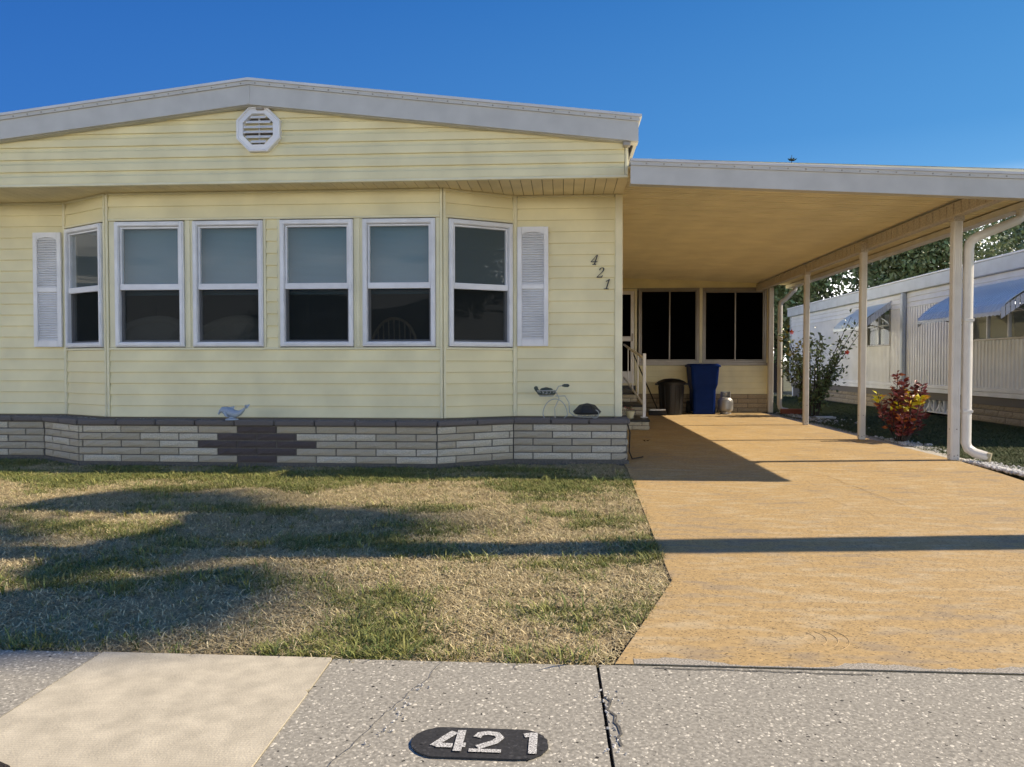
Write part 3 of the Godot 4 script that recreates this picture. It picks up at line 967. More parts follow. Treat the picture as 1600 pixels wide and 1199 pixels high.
func mobile_home() -> void:
	var hm := node("mobile_home")
	tag(hm, "pale yellow mobile home with bay window and white gable roof", "house")
	var top := 2.785
	var low := 0.455
	var wy0 := 1.188
	var wy1 := 2.482
	var ym := 1.812
	var fC := fr(-4.76, ZB, -1.22, ZB)
	var fL := fr(-5.475, ZM, -4.76, ZB)
	var fR := fr(-1.22, ZB, -0.515, ZM)
	var fML := fr(-6.75, ZM, -5.475, ZM)
	var fMR := fr(-0.515, ZM, 0.62, ZM)
	var lC := 3.54
	var lS := Vector2(0.715, 0.40).length()
	var lR := Vector2(0.705, 0.40).length()
	# sheathing behind the planks, with the window openings left free
	var sh := func(f: Transform3D, x0: float, x1: float, y0: float, y1: float) -> void: block(hm, "wall", M.interior, f, x0, y0, -0.10, x1, y1, -0.003, 0)
	for w in [[fC, lC], [fL, lS], [fR, lR]]:
		sh.call(w[0], 0.0, w[1], low - 0.2, wy0 + 0.02); sh.call(w[0], 0.0, w[1], wy1 - 0.02, top)
	sh.call(fML, 0.0, 1.28, low - 0.2, top); sh.call(fMR, 0.0, 1.135, low - 0.2, top)
	var wins := [[0.100, 0.842], [0.938, 1.681], [1.859, 2.621], [2.720, 3.467]]
	var px := 0.0
	for w in wins + [[lC, lC]]:
		sh.call(fC, px, w[0] + 0.012, wy0 + 0.021, wy1 - 0.021)
		px = w[1] - 0.012
	var wl := [0.035, lS - 0.06]
	var wr := [0.06, lR - 0.035]
	for q in [[fL, wl, lS], [fR, wr, lR]]:
		sh.call(q[0], 0.0, q[1][0] + 0.012, wy0 + 0.021, wy1 - 0.021); sh.call(q[0], q[1][1] - 0.012, q[2], wy0 + 0.021, wy1 - 0.021)
	# planks
	for q in [[fC, 0.028, lC - 0.028], [fL, 0.028, lS - 0.028], [fR, 0.028, lR - 0.028]]:
		planks(hm, q[0], q[1], q[2], low, wy0 - 0.035); planks(hm, q[0], q[1], q[2], wy1 + 0.035, top - 0.02)
	planks(hm, fC, 1.711, 1.829, wy0 - 0.035, wy1 + 0.035)
	planks(hm, fML, 0.0, 1.25, low, top - 0.02); planks(hm, fMR, 0.028, 1.055, low, top - 0.02)
	# trim strips
	var tr := func(f: Transform3D, x0: float, x1: float, y0: float, y1: float, d: float) -> void: block(hm, "trim", M.trim, f, x0, y0, -0.002, x1, y1, d)
	for q in [[fC, lC], [fL, lS], [fR, lR]]:
		tr.call(q[0], 0.0, 0.026, low, top, 0.026); tr.call(q[0], q[1] - 0.026, q[1], low, top, 0.026)
		tr.call(q[0], 0.027, q[1] - 0.027, wy1 + 0.012, wy1 + 0.034, 0.024); tr.call(q[0], 0.027, q[1] - 0.027, wy0 - 0.034, wy0 - 0.010, 0.024)
		tr.call(q[0], 0.027, q[1] - 0.027, top - 0.022, top, 0.022)
	tr.call(fML, 0.0, 1.25, top - 0.022, top, 0.022); tr.call(fMR, 0.03, 1.05, top - 0.022, top, 0.022)
	tr.call(fML, 1.252, 1.274, low, top, 0.024); tr.call(fMR, 0.002, 0.026, low, top, 0.024)
	tr.call(fC, 0.03, 0.098, wy0 - 0.009, wy1 + 0.011, 0.012)
	tr.call(fC, 0.844, 0.936, wy0 - 0.009, wy1 + 0.011, 0.012); tr.call(fC, 0.872, 0.908, wy0 - 0.008, wy1 + 0.010, 0.022)
	tr.call(fC, 1.683, 1.709, wy0 - 0.009, wy1 + 0.011, 0.022); tr.call(fC, 1.831, 1.857, wy0 - 0.009, wy1 + 0.011, 0.022)
	tr.call(fC, 2.623, 2.718, wy0 - 0.009, wy1 + 0.011, 0.012); tr.call(fC, 2.652, 2.690, wy0 - 0.008, wy1 + 0.010, 0.022)
	tr.call(fC, 3.469, 3.512, wy0 - 0.009, wy1 + 0.011, 0.012)
	tr.call(fL, wl[1] + 0.002, lS - 0.027, wy0 - 0.009, wy1 + 0.011, 0.012); tr.call(fR, 0.027, wr[0] - 0.002, wy0 - 0.009, wy1 + 0.011, 0.012)
	block(hm, "corner_post", M.trim, fMR, 1.056, low, -0.05, 1.135, top, 0.03, 0.006)
	# windows and shutters
	for k in 4: sash_window(hm, fC, wins[k][0], wins[k][1], wy0, wy1, ym, 0.70)
	sash_window(hm, fL, wl[0], wl[1], wy0, wy1, ym, 0.0)
	sash_window(hm, fR, wr[0], wr[1], wy0, wy1, ym, 0.0)
	shutter(hm, fML, 0.925, 1.247, 1.196, 2.452)
	shutter(hm, fMR, 0.030, 0.358, 1.196, 2.452)
	# house number
	for q in [["4", 0.328, 2.098], ["2", 0.395, 1.964], ["1", 0.463, 1.842]]:
		var t := TextMesh.new()
		var sf := SystemFont.new()
		sf.font_names = PackedStringArray(["Droid Serif"])
		sf.font_weight = 400
		t.font = sf
		t.text = q[0]
		t.font_size = 64
		t.pixel_size = 0.105 / 46.0
		t.depth = 0.008
		var o := put(t, "house_digit", M.digit, hm, Transform3D(Basis(Vector3(0.9, 0, 0), Vector3(0.32, 1, 0), Vector3(0, 0, 1)), Vector3(q[1], q[2], ZM + 0.024)))
		o.set_meta("label", "black italic house number " + q[0])
	# soffit boards under the gable overhang
	var x := -6.76
	while x < 0.60:
		var w := 0.104
		var bb := MB.new()
		bb.cbox(0.002, 2.786, ZM - 0.04, w - 0.003, 2.796, ZG - 0.004, 0.002)
		put(bb, "soffit_board", M.soffit, hm, shift(x, 0, 0))
		x += w
	block(hm, "soffit_backing", M.interior, Transform3D.IDENTITY, -6.76, 2.80, ZM - 0.05, 0.61, 2.815, ZG - 0.02, 0)
	# gable: planks cut to the roof line
	block(hm, "wall", M.interior, Transform3D.IDENTITY, -6.75, 2.82, ZG - 0.06, 0.60, 3.10, ZG - 0.004, 0)
	var gf := Transform3D(Basis.IDENTITY, Vector3(0, 0, ZG))
	block(hm, "gable_trim", M.trim, gf, -6.76, 2.780, -0.01, 0.615, 2.806, 0.026)
	block(hm, "corner_post", M.trim, gf, 0.585, 2.807, -0.02, 0.614, 3.10, 0.026)
	var y := 2.806
	while y < 3.60:
		var h := 0.1215
		var r0 := minf(3.62, (3.58 - y) / 0.1145)
		var r1 := minf(3.62, (3.58 - y - h) / 0.1145)
		if r1 < 0: h = 3.58 - y; r1 = 0.0
		if r0 > 0.05: plank(hm, gf, RX - r0, RX + r0, y, h, RX - r1, RX + r1, "gable_plank")
		y += 0.1215
	var bk := MB.new()
	bk.ext_z([Vector2(-6.75, 3.10), Vector2(0.60, 3.10), Vector2(RX, 3.55)], ZG - 0.06, ZG - 0.004)
	put(bk, "wall", M.interior, hm)
	# roof, fascia and its drip edges
	for s in [-1.0, 1.0]:
		var e := 0.70 - RX
		var piece := func(lo: float, hi: float, z0: float, z1: float, called: String, m: Material, reach: float) -> void:
			var b := MB.new()
			var p := [Vector2(0, 3.52 + lo), Vector2(reach, 3.52 + lo - 0.1145 * reach), Vector2(reach, 3.52 + hi - 0.1145 * reach), Vector2(0, 3.52 + hi)]
			if s < 0:
				var q := []
				for i in 4: q.append(Vector2(-p[3 - i].x, p[3 - i].y))
				p = q
			b.ext_z(p, z0, z1)
			put(b, called, m, hm, shift(RX, 0, 0))
		piece.call(0.0, 0.185, ZF - 0.03, ZF, "fascia", M.fascia, e)
		piece.call(-0.006, 0.010, ZF - 0.13, ZF - 0.031, "fascia_return", M.fascia, e)
		piece.call(0.186, 0.222, ZF - 0.03, ZF + 0.014, "drip_edge", M.fascia, e + 0.01)
		piece.call(0.223, 0.248, -16.3, ZF + 0.026, "roof", M.roof, e + 0.03)
		piece.call(0.05, 0.222, -16.3, ZF - 0.031, "eave", M.interior, e - 0.06)
		block(hm, "eave_fascia", M.fascia, Transform3D.IDENTITY, (0.665 if s > 0 else -6.78), 3.10, -16.3, (0.70 if s > 0 else -6.745), 3.31, ZF - 0.032, 0.003)
		var sc := MB.new()                                          # screw heads and seams along the drip edge
		for k in 26:
			var xx := (k + 0.5) * (e / 26.0)
			sc.cbox(s * xx - 0.006, 3.52 + 0.196 - 0.1145 * xx, ZF + 0.013, s * xx + 0.006, 3.52 + 0.208 - 0.1145 * xx, ZF + 0.020, 0.002)
		put(sc, "screw", M.alu, hm, shift(RX, 0, 0))
	block(hm, "ridge_joint", M.fascia, Transform3D.IDENTITY, RX - 0.012, 3.525, ZF - 0.001, RX + 0.012, 3.70, ZF + 0.004, 0.001)
	block(hm, "bracket", M.alu, Transform3D.IDENTITY, 0.56, 3.06, ZF - 0.10, 0.63, 3.10, ZF - 0.02, 0.006)
	block(hm, "vent_hood", M.alu, Transform3D.IDENTITY, RX + 0.055, 3.475, ZG + 0.02, RX + 0.135, 3.515, ZF - 0.034, 0.008)
	# octagonal vent
	var vn := node("gable_vent", hm, Transform3D(Basis.IDENTITY, Vector3(-2.97, 3.295, ZG + 0.012)))
	var oct := func(r: float) -> Array:
		var o := []
		for k in 8: o.append(Vector2(cos(TAU * (k + 0.5) / 8), sin(TAU * (k + 0.5) / 8)) * r / cos(PI / 8))
		return o
	var vb := MB.new()
	for st in [[0.216, 0.20, 0.058, 0.064], [0.20, 0.192, 0.064, 0.054], [0.192, 0.150, 0.054, 0.060], [0.150, 0.146, 0.060, 0.0]]:
		var o1: Array = oct.call(st[0])
		var o2: Array = oct.call(st[1])
		for k in 8:
			var k2 := (k + 1) % 8
			vb.quad(Vector3(o1[k].x, o1[k].y, st[2]), Vector3(o1[k2].x, o1[k2].y, st[2]), Vector3(o2[k2].x, o2[k2].y, st[3]), Vector3(o2[k].x, o2[k].y, st[3]))
	vb.ext_z(oct.call(0.216), -0.01, 0.0)
	var o3: Array = oct.call(0.216)
	for k in 8:
		var k2 := (k + 1) % 8
		vb.quad(Vector3(o3[k].x, o3[k].y, 0), Vector3(o3[k2].x, o3[k2].y, 0), Vector3(o3[k2].x, o3[k2].y, 0.058), Vector3(o3[k].x, o3[k].y, 0.058))
	put(vb, "vent_frame", M.white, vn)
	var vd := MB.new()
	vd.ext_z(oct.call(0.147), 0.0005, 0.002)
	put(vd, "backing", M.interior, vn)
	for k in 6:
		var yy := -0.118 + k * 0.0475
		var hw := minf(0.146, 0.146 * 1.414 - absf(yy) - 0.012)
		var sl := MB.new()
		sl.xf = Transform3D(Basis(Vector3.RIGHT, -0.8), Vector3(0, yy, 0.046))
		sl.cbox(-hw, -0.021, -0.003, hw, 0.021, 0.003, 0.001)
		put(sl, "slat", M.white, vn)
	block(vn, "bar", M.white, Transform3D.IDENTITY, -0.006, -0.135, 0.004, 0.006, 0.135, 0.030, 0.001)
	# the rest of the shell
	block(hm, "floor", M.carpet, Transform3D.IDENTITY, -6.75, 0.45, -16.2, 0.55, 0.55, ZM - 0.11, 0)
	var fl := MB.new()
	fl.ext_y(PackedVector2Array([Vector2(-5.4, ZM - 0.10), Vector2(-4.75, ZB - 0.11), Vector2(-1.24, ZB - 0.11), Vector2(-0.6, ZM - 0.10)]), 0.45, 0.549)
	put(fl, "bay_floor", M.carpet, hm)
	block(hm, "ceiling", M.interior, Transform3D.IDENTITY, -6.75, 2.82, -16.2, 0.55, 2.84, ZM - 0.06, 0)
	block(hm, "wall", M.interior, Transform3D.IDENTITY, -6.75, 0.551, -12.3, 0.55, 2.819, -12.2, 0)
	block(hm, "wall", M.interior, Transform3D.IDENTITY, -6.75, 0.1, -16.2, -6.65, 2.819, ZM - 0.11, 0)
	block(hm, "wall", M.interior, Transform3D.IDENTITY, 0.5, 0.1, -16.2, 0.6, 3.02, ZM - 0.11, 0)
	var side := fr(0.602, ZM - 0.03, 0.602, -16.3)
	planks(hm, side, 0.0, 8.1, low, 2.86, 0.1215)
	# skirt under the wall behind the planter
	block(hm, "skirt", M.footing, Transform3D.IDENTITY, -6.75, -0.1, ZM - 0.4, 0.60, low - 0.005, ZM - 0.12, 0)
	# chairs behind the glass
	for q in [[-4.72, 0, "round cushioned rattan chair behind the leftmost front window"], [-3.80, 1, "round cushioned rattan chair behind the second front window"]]:
		var ch := node("round_chair", self, Transform3D(Basis(Vector3.UP, 0.1 - 0.2 * q[1]), Vector3(q[0], 0.55, -8.50)))
		tag(ch, q[2], "chair", "round chairs indoors")
		var tilt := Transform3D(Basis(Vector3.RIGHT, 0.55), Vector3(0, 0.78, 0))
		var cb := MB.new()
		cb.xf = tilt
		cb.lathe([Vector2(0.08, -0.26), Vector2(0.22, -0.20), Vector2(0.32, -0.08), Vector2(0.36, 0.0)], 28)
		put(cb, "bowl", M.rattan, ch)
		var cr := MB.new()
		cr.xf = tilt
		var pts := []
		for k in 29: pts.append(Vector3(cos(TAU * k / 28.0) * 0.34, 0.02, sin(TAU * k / 28.0) * 0.34))
		cr.tube(pts, 0.055, 10)
		cr.lathe([Vector2(0.30, 0.03), Vector2(0.18, -0.10), Vector2(0.0, -0.14)], 28)
		put(cr, "cushion", M.cushion, ch)
		var cs := MB.new()
		for k in 6:
			var a := TAU * k / 6
			cs.tube([Vector3(cos(a) * 0.28, 0, sin(a) * 0.28), Vector3(cos(a) * 0.17, 0.3, sin(a) * 0.17), Vector3(cos(a) * 0.24, 0.58, sin(a) * 0.24)], 0.014, 6)
		put(cs, "base", M.rattan, ch)
	var ac := node("rattan_armchair", self, Transform3D(Basis(Vector3.UP, -0.5), Vector3(-1.88, 0.55, -8.75)))
	tag(ac, "rattan armchair with spindle back behind the fourth front window", "chair")
	var ab := MB.new()
	var arc := []
	for k in 15:
		var a := PI * k / 14.0
		arc.append(Vector3(cos(a) * 0.34, 0.62 + sin(a) * 0.36, 0.1))
	ab.tube(arc, 0.018, 7)
	put(ab, "back_hoop", M.rattan, ac)
	for k in 7:
		var xx := -0.24 + k * 0.08
		var sp := MB.new()
		sp.tube([Vector3(xx, 0.42, 0.08), Vector3(xx, 0.62 + sqrt(maxf(0, 1 - pow(xx / 0.34, 2))) * 0.35, 0.1)], 0.008, 6)
		put(sp, "spindle", M.rattan, ac)
	var se := MB.new()
	se.cbox(-0.33, 0.36, -0.45, 0.33, 0.46, 0.12, 0.03)
	put(se, "seat", M.cushion, ac)
	for q in [[-0.3, 0.08], [0.3, 0.08], [-0.3, -0.4], [0.3, -0.4]]:
		var lg := MB.new()
		lg.tube([Vector3(q[0], 0, q[1]), Vector3(q[0], 0.62, q[1])], 0.018, 7)
		put(lg, "leg", M.rattan, ac)

# ---------------------------------------------------------------- brick planter
func planter() -> void:
	var pl := node("brick_planter")
	tag(pl, "low cream brick planter with dark diamond inlay along the house front", "planter")
	var pts := [Vector2(-6.9, -7.80), Vector2(-5.50, -7.80), Vector2(-4.83, -7.35), Vector2(-1.215, -7.35), Vector2(-0.505, -7.80), Vector2(0.645, -7.80), Vector2(0.645, -8.16)]
	var core := MB.new()
	var foot := MB.new()
	var soil := MB.new()
	for i in pts.size() - 1:
		var a: Vector2 = pts[i]
		var c: Vector2 = pts[i + 1]
		var f := fr(a.x, a.y, c.x, c.y)
		var l := (c - a).length()
		var ph := 0.2 if i != 2 else 0.0
		# the bay's middle stretch carries the diamond, centred at x = -3.0
		var mid_s := -3.005 - a.x
		var dark = null
		if i == 2:
			ph = fposmod(mid_s - 0.198, 0.396)
			dark = func(row: int, s: float) -> bool: return absf(s - mid_s) < [0.21, 0.41, 0.60, 0.41, 0.21][row]
		lay(pl, f, l, 0.035, 5, 0.0725, 0.396, 0.011, ph, [M.brick, M.brick_b, M.brick_c], dark)
		core.xf = f
		core.box(0.0, -0.1, -0.10, l, 0.40, -0.007)
		if i < 5:
			foot.xf = f
			foot.box(-0.02, -0.1, -0.09, l + 0.02, 0.032, 0.018)
		# cap stones
		var n := maxi(1, roundi(l / 0.40))
		for k in n:
			var s0 := l * k / n + 0.004
			var s1 := l * (k + 1) / n - 0.004
			var b := MB.new()
			b.cbox(s0, 0.400 + rng.randf_range(0, 0.003), -0.115, s1, 0.455 + rng.randf_range(-0.004, 0.003), 0.030 + rng.randf_range(-0.003, 0.004), 0.011)
			put(b, "cap_stone", M.cap, pl, f)
	put(core, "mortar", M.mortar, pl)
	put(foot, "footing", M.footing, pl)
	soil.ext_y(PackedVector2Array([Vector2(-6.85, -7.9), Vector2(-5.47, -7.9), Vector2(-4.80, -7.46), Vector2(-1.24, -7.46), Vector2(-0.53, -7.9), Vector2(0.54, -7.9), Vector2(0.54, -8.13), Vector2(-0.5, -8.13), Vector2(-1.2, -7.73), Vector2(-4.78, -7.73), Vector2(-5.5, -8.13), Vector2(-6.85, -8.13)]), 0.10, 0.425)
	put(soil, "soil", M.mulch, pl)
	var xs := []
	var cs := []
	for k in 2600:
		var x := rng.randf_range(-6.6, 0.5)
		var inb := x > -4.8 and x < -1.24
		var t := 0.0 if inb else clampf((-4.8 - x) / 0.67 if x < -4.8 else (x + 1.24) / 0.7, 0, 1)
		var zf := lerpf(-7.48, -7.92, t)
		var zz := rng.randf_range(zf - 0.22, zf)
		xs.append(Transform3D(Basis.from_euler(Vector3(rng.randf(), rng.randf(), rng.randf()) * 6).scaled(Vector3.ONE * rng.randf_range(0.4, 1.1)), Vector3(x, 0.428, zz)))
		var g := rng.randf_range(0.08, 0.38)
		cs.append(Color(g, g * 0.95, g * 0.87))
	var st := MB.new()
	st.cbox(-0.014, -0.008, -0.011, 0.014, 0.008, 0.011, 0.004)
	multi("pebbles", st.mesh(), M.petal, xs, cs, pl).set_meta("kind", "stuff")

# ---------------------------------------------------------------- carport
func pan_y(x: float) -> float: return 2.885 - 0.0445 * x

func carport() -> void:
	var cp := node("carport")
	tag(cp, "aluminium carport with tan ribbed ceiling and white posts", "carport")
	# front fascia with drip edges, sloping down to the street side
	var strip := func(t0: float, t1: float, z0: float, z1: float, called: String, m: Material) -> void:
		var b := MB.new()
		var top := func(x: float) -> float: return 2.893 - 0.0525 * x
		var xr := 4.64
		b.ext_z([Vector2(0.61, top.call(0.61) + t0), Vector2(xr, top.call(xr) + t0), Vector2(4.64, top.call(4.64) + t1), Vector2(0.61, top.call(0.61) + t1)], z0, z1)
		put(b, called, m, cp)
	strip.call(-0.215, -0.048, ZC - 0.03, ZC, "fascia", M.fascia)
	strip.call(-0.2152, -0.205, ZC - 0.10, ZC - 0.031, "fascia_return", M.fascia)
	strip.call(-0.047, -0.012, ZC - 0.03, ZC + 0.012, "drip_edge", M.fascia)
	strip.call(-0.011, 0.010, ZC - 0.20, ZC + 0.022, "drip_edge", M.roof)
	var sc := MB.new()
	for k in 26:
		var x := 0.75 + k * 0.157
		sc.cbox(x - 0.006, 2.893 - 0.0525 * x - 0.036, ZC + 0.011, x + 0.006, 2.893 - 0.0525 * x - 0.024, ZC + 0.018, 0.002)
	put(sc, "screw", M.alu, cp)
	# ribbed roof pans running across
	var z := ZC - 0.035
	var k := 0
	while z > ZR - 0.05:
		var w := 0.305
		var b := MB.new()
		var pr := [[0.0, 0.0], [0.003, 0.024], [0.025, 0.024], [0.028, 0.0], [0.090, 0.0], [0.096, 0.018], [0.114, 0.018], [0.120, 0.0], [0.182, 0.0], [0.188, 0.018], [0.206, 0.018], [0.212, 0.0], [0.3045, 0.0]]
		for i in pr.size() - 1:
			var a: Array = pr[i]
			var c: Array = pr[i + 1]
			b.quad(Vector3(0.61, pan_y(0.61) + c[1], z - c[0]), Vector3(4.74, pan_y(4.74) + c[1], z - c[0]), Vector3(4.74, pan_y(4.74) + a[1], z - a[0]), Vector3(0.61, pan_y(0.61) + a[1], z - a[0]))
		b.quad(Vector3(0.61, pan_y(0.61) + 0.028, z), Vector3(4.74, pan_y(4.74) + 0.028, z), Vector3(4.74, pan_y(4.74) + 0.028, z - w), Vector3(0.61, pan_y(0.61) + 0.028, z - w))
		put(b, "roof_pan", M.pan, cp)
		z -= w
		k += 1
	# beam, gutter
	var b := MB.new()
	b.cbox(4.02, 2.535, ZR - 0.1, 4.12, 2.675, -7.30, 0.006)
	for i in 60: b.box(4.012, 2.55, -7.36 - i * 0.15, 4.0205, 2.66, -7.345 - i * 0.15)
	put(b, "beam", M.beam, cp)
	b = MB.new()
	b.box(4.745, 2.602, ZR - 0.1, 4.80, 2.735, ZC + 0.018)
	b.box(4.66, 2.595, ZR - 0.1, 4.805, 2.6015, ZC + 0.018)
	b.box(4.66, 2.602, ZR - 0.1, 4.665, 2.66, ZC + 0.018)
	b.cbox(4.80, 2.72, ZR - 0.1, 4.815, 2.74, ZC + 0.018, 0.003)
	b.box(4.66, 2.602, ZC + 0.019, 4.80, 2.735, ZC + 0.023)
	put(b, "gutter", M.post, cp)
	# posts
	for q in [[4.090, -8.33, 0.086], [3.985, -10.54, 0.076], [4.03, -13.06, 0.076]]:
		var w: float = q[2] / 2
		var p := MB.new()
		p.cbox(-w, 0.0, -w, w, 2.536, w, 0.008)
		for i in 4:
			var o := -w * 0.66 + i * w * 0.44
			p.box(o - w * 0.12, 0.01, w, o + w * 0.12, 2.53, w + 0.004); p.box(o - w * 0.12, 0.01, -w - 0.004, o + w * 0.12, 2.53, -w)
			p.box(w, 0.01, o - w * 0.12, w + 0.004, 2.53, o + w * 0.12); p.box(-w - 0.004, 0.01, o - w * 0.12, -w, 2.53, o + w * 0.12)
		put(p, "post", M.post, cp, shift(q[0], 0, q[1]))
		var pb := MB.new()
		pb.cbox(-w - 0.012, 2.49, -w - 0.012, w + 0.012, 2.62, w + 0.012, 0.004)
		put(pb, "bracket", M.beam, cp, shift(q[0], 0, q[1]))
		var sw := MB.new()
		for s in [[0.04, -0.3], [0.32, 0.2], [0.05, 0.5]]:
			sw.cbox(s[1] * w - 0.006, s[0], w, s[1] * w + 0.006, s[0] + 0.012, w + 0.008, 0.002)
			sw.cbox(-w - 0.008, s[0], s[1] * w - 0.006, -w, s[0] + 0.012, s[1] * w + 0.006, 0.002)
		put(sw, "screw", M.alu, cp, shift(q[0], 0, q[1]))
	block(cp, "wall_post", M.post, Transform3D.IDENTITY, 4.26, 0.0, ZR + 0.03, 4.36, 2.60, ZR + 0.13, 0.008)
	# downspouts
	var pr2 := rrect(0.090, 0.072, 0.018)
	for q in [[4.205, -8.31, true], [4.44, -16.1, false]]:
		var p := MB.new()
		var x: float = q[0]
		var zz: float = q[1]
		var path := [Vector3(4.73, 2.60, zz), Vector3(4.73, 2.545, zz), Vector3(4.715, 2.515, zz), Vector3(4.68, 2.49, zz)]
		path += [Vector3(x + 0.10, 2.335, zz), Vector3(x + 0.045, 2.305, zz), Vector3(x + 0.012, 2.265, zz), Vector3(x, 2.20, zz), Vector3(x, 1.2, zz), Vector3(x, 0.18, zz)]
		path += [Vector3(x + 0.015, 0.125, zz + 0.02), Vector3(x + 0.06, 0.085, zz + 0.06), Vector3(x + 0.16, 0.050, zz + 0.13)] if q[2] else [Vector3(x + 0.01, 0.12, zz + 0.01), Vector3(x + 0.05, 0.08, zz + 0.02), Vector3(x + 0.16, 0.06, zz + 0.04)]
		p.tube(path, 1.0, 12, pr2, Vector3(0, 0, 1))
		put(p, "downspout", M.post, cp)
		if q[2]:
			var e := MB.new()
			e.tube([Vector3(x + 0.15, 0.052, zz + 0.123), Vector3(x + 0.178, 0.045, zz + 0.144)], 1.08, 12, pr2, Vector3(0, 0, 1))
			put(e, "outlet", tri_tex(mat(0.45, 0.40, 0.26, 0.8), M.white.albedo_texture, 2.0), cp)
			for yy in [0.5, 1.45]:
				block(cp, "strap", M.post, Transform3D.IDENTITY, x - 0.05, yy, zz - 0.042, x + 0.05, yy + 0.03, zz + 0.042, 0.003)

# ---------------------------------------------------------------- porch at the end of the carport
func porch() -> void:
	var pc := node("screened_porch")
	tag(pc, "yellow screened porch with dark windows at the carport's end", "porch")
	var f := fr(0.62, ZR, 4.36, ZR)
	var o := 0.62
	block(pc, "wall", M.interior, f, 0.92, 0.35, -0.10, 3.74, 1.03, -0.003, 0)
	block(pc, "wall", M.interior, f, 0.0, 2.60, -0.10, 3.74, 2.84, -0.003, 0)
	block(pc, "wall", M.interior, f, 0.0, 0.0, -0.10, 0.62, 2.59, -0.003, 0)
	planks(pc, f, 0.915, 3.72, 0.385, 0.985, 0.12)
	planks(pc, f, 0.0, 3.6, 2.615, 2.86, 0.1215)
	block(pc, "sill", M.alu, f, 0.93, 0.99, -0.02, 3.72, 1.04, 0.035)
	for q in [[1.589, 2.851, 2.61, 0.032], [2.921, 4.238, 2.585, 0.032]]:
		var w := node("screen_window", pc, f)
		var b := MB.new()
		b.ring(q[0] - o, 1.042, q[1] - o, q[2], 0.045, -0.05, 0.030)
		b.ring(q[0] - o + 0.05, 1.09, q[1] - o - 0.05, q[2] - 0.05, 0.022, -0.04, 0.012)
		put(b, "frame", M.alu, w)
		var m: float = (q[0] + q[1]) / 2 - o + 0.02
		block(w, "mullion", M.alu, Transform3D.IDENTITY, m - 0.014, 1.09, -0.03, m + 0.014, q[2] - 0.05, 0.018)
		for s in [[q[0] - o + 0.06, m - 0.012], [m + 0.012, q[1] - o - 0.06]]:
			b = MB.new()
			b.quad(Vector3(s[0], 1.10, -0.02), Vector3(s[1], 1.10, -0.02), Vector3(s[1], q[2] - 0.06, -0.02), Vector3(s[0], q[2] - 0.06, -0.02))
			put(b, "mesh_panel", M.porch_screen, w)
	block(pc, "window_post", M.trim, f, 2.235, 1.042, -0.04, 2.297, 2.61, 0.040)
	block(pc, "corner_post", M.trim, f, 3.625, 1.042, -0.06, 3.725, 2.61, 0.036)
	block(pc, "header", M.alu, f, 0.93, 2.588, -0.03, 3.62, 2.613, 0.034)
	# door
	var d := node("storm_door", pc, f)
	var b := MB.new()
	b.ring(0.02, 0.56, 0.935, 2.605, 0.05, -0.06, 0.035)
	put(b, "door_frame", M.trim, d)
	b = MB.new()
	b.ring(0.075, 0.60, 0.88, 2.56, 0.075, -0.035, 0.018)
	b.cbox(0.15, 1.50, -0.035, 0.805, 1.60, 0.017, 0.004)
	b.cbox(0.15, 0.66, -0.035, 0.805, 0.86, 0.017, 0.004)
	put(b, "door_leaf", M.white, d)
	for q in [[0.87, 1.49], [1.61, 2.48]]:
		b = MB.new()
		b.quad(Vector3(0.15, q[0], -0.01), Vector3(0.805, q[0], -0.01), Vector3(0.805, q[1], -0.01), Vector3(0.15, q[1], -0.01))
		put(b, "pane", M.porch_screen, d)
	block(d, "handle", M.alu, Transform3D.IDENTITY, 0.83, 1.50, 0.019, 0.85, 1.66, 0.05)
	# interior shell
	block(pc, "wall", M.interior, Transform3D.IDENTITY, 0.3, 0.0, -20.1, 4.4, 2.9, -20.0, 0)
	block(pc, "wall", M.interior, Transform3D.IDENTITY, 0.45, 0.0, -20.0, 0.6, 2.9, -16.5, 0)
	block(pc, "wall", M.interior, Transform3D.IDENTITY, 4.28, 0.0, -20.0, 4.36, 2.9, ZR - 0.12, 0)
	block(pc, "floor", M.carpet, Transform3D.IDENTITY, 0.5, 0.40, -20.0, 4.3, 0.5, ZR - 0.11, 0)
	block(pc, "roof", M.roof, Transform3D.IDENTITY, 0.3, 2.90, -20.2, 4.5, 2.98, ZR - 0.02, 0)
	planks(pc, fr(4.362, ZR - 0.02, 4.362, -20.1), 0.0, 3.6, 0.385, 2.86, 0.1215)
	# block skirt
	lay(pc, fr(0.62, ZR + 0.012, 4.30, ZR + 0.012), 3.68, 0.0, 4, 0.0955, 0.42, 0.010, 0.1, [M.tan_brick, M.tan_brick_b], null, "skirt_block")
	block(pc, "skirt_backing", M.mortar, f, 0.0, -0.05, -0.08, 3.70, 0.384, 0.004, 0)
	block(pc, "door_skirt", M.black, f, 0.05, 0.385, -0.05, 0.91, 0.555, 0.003, 0)

	# steps up to the door, with a hand rail
	var st := node("entry_steps")
	tag(st, "cream brick entry steps with black treads and white hand rail", "steps")
	for q in [[-11.88, 0.16], [-12.9, 0.33], [-13.9, 0.50]]:
		var zz: float = q[0]
		var hh: float = q[1] - 0.035
		var rows := maxi(1, roundi(hh / 0.0625))
		block(st, "riser_core", M.mortar, Transform3D.IDENTITY, 0.66, 0.0, (zz - 1.0 if zz > -13.5 else -16.36), 1.31, hh - 0.001, zz - 0.006, 0)
		lay(st, fr(0.66, zz, 1.316, zz), 0.656, 0.0, rows, hh / rows, 0.30, 0.008, 0.1, [M.brick, M.brick_c])
		lay(st, fr(1.316, zz, 1.316, zz - 1.0), 1.0, 0.0, rows, hh / rows, 0.30, 0.008, 0.1, [M.brick, M.brick_c])
